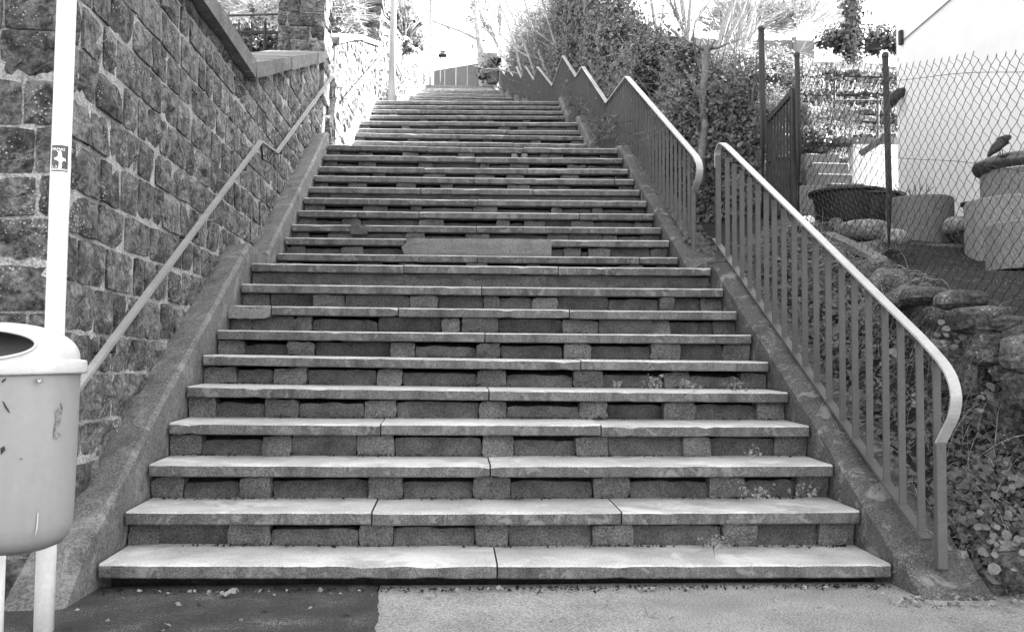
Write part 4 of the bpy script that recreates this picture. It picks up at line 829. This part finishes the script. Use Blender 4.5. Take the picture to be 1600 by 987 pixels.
# trees
def tree(name, label, base, h, r, m, lean=(0, 0), depth=4, kids=4, spread=.7, leaves=0, leafm='brightleaf', cat='tree', group=None, trunk_to=.5, ivy=0, seed=1, lsz=.06, fork=.35, up=.25):
    rg = np.random.default_rng(seed); t = thing(name, label, cat, base, group); tips = []
    trunk = MB(); br = MB(); b0 = np.array([0, 0, -.15]); d = np.array([lean[0], lean[1], 1.0]); d /= np.linalg.norm(d); P = [b0]; R = [r * 1.15]; n = 9
    for i in range(n): d = d + rg.normal(0, .05, 3); d /= np.linalg.norm(d); P.append(P[-1] + d * h * trunk_to / n * 1.6); R.append(r * (1 - .75 * (i + 1) / n))
    trunk.tube(P, R, 10)
    def grow(p, d, l, r, k):
        pts = [p]; rs = [r]; m_ = 4
        for i in range(m_): d = d + rg.normal(0, .13, 3) + np.array([0, 0, up * .12]); d /= np.linalg.norm(d); pts.append(pts[-1] + d * l / m_); rs.append(r * (1 - .6 * (i + 1) / m_))
        br.tube(pts, rs, 5 if k < depth - 1 else 3, False)
        if k >= depth: tips.extend(pts[1:]); return
        for i in range(kids):
            q = rg.uniform(.25, 1); j = min(m_, int(q * m_) + 0); dd = d + rg.normal(0, spread, 3); dd /= np.linalg.norm(dd); grow(pts[j], dd, l * rg.uniform(.5, .78), rs[j] * .62, k + 1)
        if k == depth - 1: tips.extend(pts[2:])
    for i in range(kids + 3):
        j = int(len(P) * (fork + (1 - fork) * rg.uniform(0, 1))); j = min(j, len(P) - 1); dd = (P[j] - P[j - 1]) / np.linalg.norm(P[j] - P[j - 1]) + rg.normal(0, spread, 3); dd[2] = abs(dd[2]) * .7 + .2; dd /= np.linalg.norm(dd); grow(P[j], dd, h * rg.uniform(.22, .38), R[j] * .6, 1)
    put('trunk', mesh('trunk', trunk.V, trunk.F, m, True), t); o = put('branches', mesh('branches', br.V, br.F, m), t); o['kind'] = 'stuff'
    if leaves:
        T = np.array(tips); i = rg.integers(0, len(T), leaves); Pq = T[i] + rg.normal(0, h * .02, (leaves, 3)); o = put('crown', leaf_mesh('crown', Pq, rg.normal(0, 1, (leaves, 3)), lsz, leafm, 'kite'), t); o['kind'] = 'stuff'
    if ivy:
        T = np.array(P); k = rg.uniform(0, len(T) - 1.01, ivy); i = k.astype(int); f = (k - i)[:, None]; a = rg.uniform(0, 6.28, ivy); rr = r * 1.2 + np.abs(rg.normal(0, r * .9, ivy)); Nn = np.stack([np.cos(a), np.sin(a), .2 + 0 * a], 1); Pq = T[i] * (1 - f) + T[i + 1] * f + Nn * rr[:, None]
        o = put('ivy', leaf_mesh('ivy', Pq, Nn, lsz, 'ivy', 'ivy'), t); o['kind'] = 'stuff'
    return t
tree('bare_tree', 'leaning bare tree with an ivy clad foot at the very top of the stairs', (1.35, 49.2, 14.85), 11, .22, 'palebark', (-.10, 0), 4, 4, .75, ivy=260, seed=4, lsz=.12)
tree('bare_tree', 'bare tree left of the stairs behind the sunlit wall, wrapped in climbing plants', (-2.9, 28, 9.4), 9, .26, 'palebark', (.02, 0), 4, 4, .8, ivy=2600, seed=9, lsz=.12)
tree('bare_tree', 'small bare tree whose branches reach over the stairs from the left', (-3.4, 34, 11.5), 10, .16, 'twig', (.25, 0), 4, 4, .8, seed=12)
tree('bare_tree', 'bare tree behind the dark wall at the top right of the stairs', (3.6, 56, 14.9), 13, .25, 'twig', (-.1, 0), 4, 5, .8, seed=15)
tree('ivy_tree', 'dark ivy covered tree trunk behind the topmost terrace, left of the white house', (8.62, 20.6, 7.4), 7, .09, 'twig', (0, 0), 2, 2, .5, leaves=0, ivy=4200, seed=17, lsz=.07, fork=.8)
g_ = 'pale saplings growing from the ivy above the garden'
SL = ['second sapling from the left', 'third sapling from the left', 'fourth sapling from the left, thicker', 'slanting sapling left of the tallest fence post', 'strongly slanting sapling', 'most slanting sapling', 'leftmost sapling, tilting left', 'rightmost sapling, almost over the tall fence post']
for i, (px, Y, h, lean) in enumerate(((1066, 15.2, 5.5, .02), (1079, 15.4, 6, .0), (1096, 15.8, 5, .10), (1110, 16.0, 6, .16), (1125, 16.6, 5.5, .22), (1140, 17.0, 5, .28), (1052, 15.0, 5, -.1), (1155, 17.5, 5.5, .1))):
    lab_ = 'pale bare trunk above the ivy, ' + SL[i]; b_ = at(px, 105, Y); tree('sapling', lab_, (b_[0], Y, b_[2] - .9), h, .05 + .012 * (i % 3), 'palebark', (lean, 0), 3, 4, .45, seed=30 + i, group=g_, fork=.15)
for i, (px, Y, h, lean) in enumerate(((800, 30, 6, -.25), (820, 27, 6, -.3), (845, 25, 6, -.35), (790, 36, 6, -.1), (860, 22, 5, -.3))):
    lab_ = 'thin sapling leaning over the far railing, ' + ['second from the left', 'third from the left', 'fourth from the left', 'leftmost and most distant', 'rightmost and nearest'][i]; b_ = at(px, 110, Y); tree('sapling', lab_, (b_[0] + .6, Y, b_[2] - 1), h, .05, 'palebark', (lean, 0), 3, 4, .5, seed=50 + i, group='leaning saplings over the far railing', fork=.2)
# pollarded trunk in the ivy
tk = thing('pollard_tree', 'grey pollarded trunk with a few short cut limbs standing in the ivy beside the garden', 'tree', (2.33, 9.5, 2.2))
K_ = 9.0 / 1500; base = at(1098, 245, 9.0)
P = [at(px, py, 9.0) for px, py in ((1094, 290), (1096, 245), (1101, 200), (1098, 150), (1102, 110), (1103, 72))]; P = [p_ for p_ in P]
part('trunk', *tube([tuple(p_) for p_ in P], [.045, .042, .036, .036, .034, .045], 10), 'twig', tk, True)
for (x0_, y0_), (x1_, y1_) in (((1099, 160), (1080, 118)), ((1102, 76), (1140, 68)), ((1102, 78), (1082, 66)), ((1100, 185), (1075, 165)), ((1103, 80), (1118, 62))):
    part('limb', *tube([tuple(at(x0_, y0_, 9.0)), tuple(at((x0_ + x1_) / 2, (y0_ + y1_) / 2 + 3, 8.95)), tuple(at(x1_, y1_, 8.9))], [.02, .014, .006], 6), 'twig', tk)
# sunlit bushes of the garden slope
def bush(name, label, c, s, n, size, m, shape='kite', twigs=120, group=None, cat='bush'):
    t = thing(name, label, cat, (c[0], c[1], c[2] - s[2]), group); k = max(12, n // 45)
    def samp(q):
        d = unit(rng.normal(0, 1, (q, 3))); d[:, 2] = np.abs(d[:, 2]) * 1.15 - .25; r = rng.uniform(.6, 1.05, (q, 1)) * (1 + .18 * np.sin(d[:, :1] * 7) * np.cos(d[:, 1:2] * 6)); return np.array(c) + d * r * np.array(s), d
    P, Nn = clumps(n, samp, k, max(min(s) * .16, .08)); o = put('foliage', leaf_mesh('foliage', rel(P, t), Nn + (0, 0, .4), size, m, shape, .6), t); o['kind'] = 'stuff'
    if m != 'brightleaf': V, F = rocky((0, 0, s[2]), tuple(.5 * v for v in s), rng, 12, 8, .1); put('light_block_core', mesh('light_block_core', V, F, 'ivy'), t)  # added solid core keeps light out of the bush
    if twigs: Pq, Nq = samp(twigs); o = strips('twigs', rel(Pq - Nq * np.array(s) * .3, t), Nq + (0, 0, .4), rng.uniform(.3, .8, twigs) * s[2], .004 + c[1] * .0003, 'straw', t); o['kind'] = 'stuff'
    return t
for px, py, Y, s, n, sz, m, lab in (
    (1150, 120, 14.5, (.7, .5, .45), 7000, .035, 'brightleaf', 'sunlit pale bush high behind the tallest fence post'),
    (1215, 125, 14.8, (.6, .5, .42), 6500, .035, 'brightleaf', 'rounded sunlit bush directly above the garden gate'),
    (1150, 215, 11.8, (.55, .5, .42), 4500, .045, 'leaf', 'darker leafy bush left of the garden gate'),
    (1145, 270, 10.6, (.42, .4, .35), 3500, .04, 'brightleaf', 'pale bush low behind the upper end of the straight railing'),
    (1215, 190, 13.0, (.45, .4, .3), 2600, .035, 'brightleaf', 'pale bush behind the garden gate'),
    (1272, 226, 14.75, (.34, .3, .26), 2600, .045, 'ivy', 'dark spiky shrub above the concrete garden steps'),
    (1300, 190, 13.6, (.5, .35, .25), 1200, .03, 'brightleaf', 'low pale shrub under the thin terrace rail'),
    (1240, 35, 24.0, (2.2, .8, .9), 1500, .06, 'brightleaf', 'wide twiggy hedge bush behind the concrete panel fence'),
    (1352, 66, 21.3, (1.15, .5, .32), 7000, .075, 'ivy', 'dark clipped bush on the crest beside the white house'),
    (1165, 40, 24.0, (1.6, .8, 1.0), 1500, .06, 'brightleaf', 'pale twiggy bush behind the saplings'),
    (770, 118, 47.5, (.75, .6, .9), 1500, .13, 'ivy', 'small dark evergreen bush at the top end of the zigzag railing')):
    bush('bush', lab, at(px, py, Y), s, n, sz, m, 'kite', (900 if Y > 23.5 else 140) if m != 'ivy' else 40)
for px, py, Y, s, n, sz, m, lab in ((395, 75, 13.2, (.9, .4, .30), 3500, .05, 'ivy', 'dark leafy bush growing behind the iron fence'), (525, 25, 16.5, (.45, .9, .75), 4200, .05, 'brightleaf', 'twiggy bush between the two stone pillars'), (632, 60, 27.5, (.55, 1.0, 1.4), 3800, .08, 'brightleaf', 'climbing plant mass hanging over the sunlit wall right of the lamp post'), (410, 10, 15.5, (1.4, .6, .9), 2500, .05, 'brightleaf', 'pale twiggy bush behind the spiked iron fence')):
    bush('bush', lab, at(px, py, Y), s, n, sz, m, 'kite', 500)
# tufts and grass on the terraces
def onH(n, x0, x1, y0, y1, f=H): x = rng.uniform(x0, x1, n); y = rng.uniform(y0, y1, n); return np.stack([x, y, [f(a, b) for a, b in zip(x, y)]], 1)
P = np.vstack([np.stack([rng.uniform(2.9, 8.8, 800), Y + rng.uniform(.0, .8, 800), np.full(800, z1)], 1) for Y, z0, z1, w_ in TY] + [onH(1500, 2.9, 9, 19.3, 21.4)])
o = strips('dry_grass', P, rng.normal(0, .5, P.shape) + (0, -.25, 1), rng.uniform(.08, .28, len(P)), .006, 'straw', None, 3, .6); tag(o, kind='stuff', label='dry sunlit grass on the garden terraces', cat='grass')
P = np.vstack([np.stack([rng.uniform(2.9, 8.8, 1500), Y + rng.normal(.05, .12, 1500), z1 + rng.normal(-.1, .18, 1500)], 1) for Y, z0, z1, w_ in TY])
o = put('terrace_plants', leaf_mesh('terrace_plants', P, np.tile((0, -1, .6), (len(P), 1)), .03, 'brightleaf')); tag(o, 'small pale plants growing out of the terrace walls', 'ground cover', kind='stuff')
# garden ground behind gate
P = onH(3600, 2.0, 3.1, 9.0, 14.8); P[:, 2] += rng.uniform(0, .12, len(P)); o = put('garden_plants', leaf_mesh('garden_plants', P, np.tile((-.2, -.5, 1), (len(P), 1)), .05, 'leaf')); tag(o, 'low leafy plants covering the garden ground behind the gate', 'ground cover', kind='stuff')
# ---- bank between kerb and dry stone wall
P = onH(9000, 1.93, 2.5, 3.95, 7.9); c = onH(130, 1.95, 2.45, 3.95, 7.9); i = rng.integers(0, 130, 9000); P2 = c[i] + rng.normal(0, .05, (9000, 3)) * (1, 1, .6); P2[:, 2] = np.maximum(P2[:, 2], [H(a, b) for a, b in P2[:, :2]]); P = np.vstack([P[:3500], P2]); P[:, 2] += rng.uniform(.0, .07, len(P))
keep = P[:, 0] > 1.90; P = P[keep]
o = put('bank_ivy', leaf_mesh('bank_ivy', P, np.tile((-.5, -.5, .9), (len(P), 1)), .026, 'leaf', 'ivy')); tag(o, 'small ivy leaves covering the bank beside the straight railing', 'ground cover', kind='stuff')
# round pennywort leaves: on the wall face and at the foot of the bank
c = [(at(px, py, Y), s) for px, py, Y, s in ((1472, 520, 4.6, .045), (1465, 545, 4.6, .04), (1492, 545, 4.6, .035), (1400, 555, 4.8, .04), (1402, 580, 4.8, .04), (1440, 770, 4.1, .05), (1500, 870, 3.95, .07), (1520, 895, 3.9, .07), (1545, 860, 3.9, .06), (1570, 880, 3.9, .06), (1560, 840, 3.95, .05), (1480, 860, 3.95, .05), (1580, 745, 4.1, .05), (1540, 620, 4.4, .03), (1420, 640, 4.5, .04))]
i = rng.integers(0, len(c), 190); P = np.array([c[k][0] for k in i]) + rng.normal(0, 1, (190, 3)) * np.array([c[k][1] for k in i])[:, None]
P = P[P[:, 0] > 1.97]
o = put('pennywort', leaf_mesh('pennywort', P, np.tile((-.25, -1, .8), (len(P), 1)), .03, 'penny', 'round', .3)); tag(o, 'pale round pennywort leaves among the stones and at the foot of the bank', 'ground cover', kind='stuff')
P = onH(620, 1.9, 2.5, 3.95, 7.6); o = strips('straw_stems', P + (0, 0, .02), rng.normal(0, .8, P.shape) + (-.2, 0, .8), rng.uniform(.10, .42, 620), .0022, 'straw', None, 6, 1.6); tag(o, 'dry pale grass stems tangled over the bank behind the railing', 'grass', kind='stuff')
P = onH(260, 2.25, 2.6, 4.4, 6.6); P[:, 2] = P[:, 2] + .05; o = strips('hanging_grass', P, rng.normal(0, .4, P.shape) + (-1, 0, .3), rng.uniform(.2, .5, 260), .002, 'straw', None, 7, 3.0); tag(o, 'dead grass hanging down over the dry stone wall', 'grass', kind='stuff')
P = onH(2600, 1.98, 2.9, 3.84, 4.35); P[:, 2] = np.maximum(P[:, 2], GZ) + rng.uniform(0, .08, len(P))
o = put('bank_foot_plants', leaf_mesh('bank_foot_plants', P, np.tile((-.2, -1, .8), (len(P), 1)), .03, 'leaf', 'ivy')); tag(o, 'leafy plants crowding the foot of the bank beside the pavement', 'ground cover', kind='stuff')
P = onH(90, 1.95, 2.6, 3.7, 4.0); P[:, 2] = GZ + .03; o = strips('foot_stems', P, rng.normal(0, 1, P.shape) * (1, .5, .1) + (0, -.3, .1), rng.uniform(.06, .22, 90), .0022, 'straw', None, 4, .3); tag(o, 'dry stalks lying at the foot of the bank on the pavement edge', 'grass', kind='stuff')
V, F = rocky(at(1588, 890, 3.86), (.10, .09, .075), rng, 14, 9, .07); single('boulder', V, F, 'rock', 'dark rounded boulder at the lower right corner beneath the plants', 'stone', smooth=True)
# leaves and moss along the kerb and foot of the upper railing
def kerbline(n, ys, x0, x1, dz): y = rng.choice(ys, n) + rng.normal(0, .12, n); return np.stack([rng.uniform(x0, x1, n), y, np.array([nos(v) for v in y]) + dz + rng.uniform(0, .05, n)], 1)
P = np.vstack([kerbline(900, np.linspace(8, 11, 14), 1.76, 2.0, .05), kerbline(2200, np.linspace(11.6, 14.6, 26), 1.70, 2.0, .12), kerbline(1400, np.linspace(15, 17.6, 14), 1.70, 2.0, .12), kerbline(2600, np.linspace(18, 40, 60), 1.62, 2.0, .2), kerbline(400, np.linspace(4.4, 7, 12), 1.86, 2.0, .05)])
P[:, 2] += np.where(P[:, 1] > 11.5, rng.uniform(0, .32, len(P)), 0); o = put('kerb_plants', leaf_mesh('kerb_plants', P, np.tile((-.6, -.8, .8), (len(P), 1)), .026, 'leaf', 'ivy')); tag(o, 'small leafy plants creeping along the foot of the zigzag railing', 'ground cover', kind='stuff')
# weeds on the steps
def weed(px, py, Y, n, h, lab):
    b_ = at(px, py, Y); t = thing('weed', lab, 'weed', tuple(b_)); V = []
    strips('stems', np.zeros((n, 3)), rng.normal(0, .6, (n, 3)) + (0, -.3, 1), rng.uniform(.5, 1, n) * h, .0022, 'leaf', t)
    P = rng.normal(0, 1, (n * 3, 3)) * (h * .55, h * .15, h * .3) + (0, -.015, h * .45); put('leaves', leaf_mesh('leaves', P, np.tile((0, -1, .5), (n * 3, 1)), .017, 'brightleaf', 'ivy'), t)
weed(1182, 778, 4.37, 9, .085, 'dandelion-like weed with upright leaves growing on the second step')
weed(1253, 775, 4.38, 6, .07, 'leafy sprig hanging in front of the riser near the right kerb on the second step')
weed(1115, 856, 4.10, 8, .07, 'low weed sprouting at the back of the lowest step on its right half')
weed(1178, 712, 4.70, 6, .05, 'tiny weed against the riser on the third step')
weed(1020, 606, 5.33, 8, .06, 'small round leaved weed left in the row on the fifth step')
weed(1080, 606, 5.33, 9, .06, 'small round leaved weed in the middle of the row on the fifth step')
weed(1150, 608, 5.33, 10, .055, 'small weed at the right end of the row on the fifth step')
weed(965, 605, 5.33, 5, .03, 'tiniest weed on the fifth step, right of its middle')
# crumbs of dirt at the back of the lower treads
P = []
for k in range(7):
    Y1 = STEPS[k + 1][0]; n = 420; x = rng.uniform(-1.6, 1.6, n); keep = (np.sin(x * 5 + k * 2) + rng.normal(0, .7, n)) > -.2; x = x[keep]; zz = STEPS[k][1] + (STEPS[k][2] - STEPS[k][1]) * (x + 1.667) / 3.334 + .009
    P.append(np.stack([x, Y1 + .045 - np.abs(rng.normal(0, .02, len(x))), zz + rng.uniform(0, .006, len(x))], 1))
x = rng.uniform(-1.62, 1.62, 700); P.append(np.stack([x, 4.03 - np.abs(rng.normal(0, .035, 700)), np.full(700, GZ + .01)], 1)); P = np.vstack(P)
o = put('dirt_crumbs', leaf_mesh('dirt_crumbs', P, np.tile((0, 0, 1), (len(P), 1)), .012, 'soil', 'kite', .9)); tag(o, 'dirt and moss crumbs gathered along the back of the lower treads', 'dirt', kind='stuff')
x = np.concatenate([rng.uniform(-1.5, 1.6, 60), rng.uniform(1.5, 2.1, 90), rng.uniform(-1.9, 1.9, 50)]); y = np.concatenate([4.0 - np.abs(rng.normal(0, .04, 60)), 3.72 + rng.normal(0, .06, 90) , rng.uniform(3.3, 3.95, 50)]); P = np.stack([x, y, np.full(200, GZ + .012)], 1)
o = put('leaf_litter', leaf_mesh('leaf_litter', P, np.tile((0, -.2, 1), (200, 1)), .022, 'dry', 'kite', .5)); tag(o, 'dry leaf litter scattered along the foot of the lowest step', 'leaf litter', kind='stuff')
# single dry leaf on the asphalt
b_ = at(355, 922, 3.9); b_[2] = GZ + .012
V = None
pts = [(-.045, -.01, .0), (-.015, -.012, .010), (.0, -.03, .004), (.012, -.012, .014), (.036, -.008, .012), (.028, .012, .03), (.008, .022, .024), (-.008, .01, .014)]
V = [(b_[0] + x, b_[1] + y, b_[2] + z) for x, y, z in pts] + [(b_[0] + .008, b_[1], b_[2] + .018)]; F = [(i, (i + 1) % 8, 8) for i in range(8)]
single('dry_leaf', V, F, 'washed', 'single curled pale dry leaf lying on the dark asphalt before the lowest step', 'leaf')
# bare twigs in the round planter
p = at(1437, 303, 7.6); t = thing('bare_plant', 'leafless branching plant growing in the round concrete planter', 'plant', (p[0] + .0, 7.68, p[2] - .03)); mb = MB()
for a, l in ((-1.0, .26), (-.5, .12), (.1, .15), (.5, .18), (.9, .22)):
    e = (math.sin(a) * l, .02, math.cos(a) * l * .8); mb.tube([(0, 0, 0), (e[0] * .4, .01, e[2] * .3), e], [.009, .007, .003], 6); mb.tube([(e[0] * .6, .01, e[2] * .6), (e[0] * .7 - .02, .0, e[2] * .6 + .07)], [.005, .002], 5)
put('stems', mesh('stems', mb.V, mb.F, 'twig'), t)
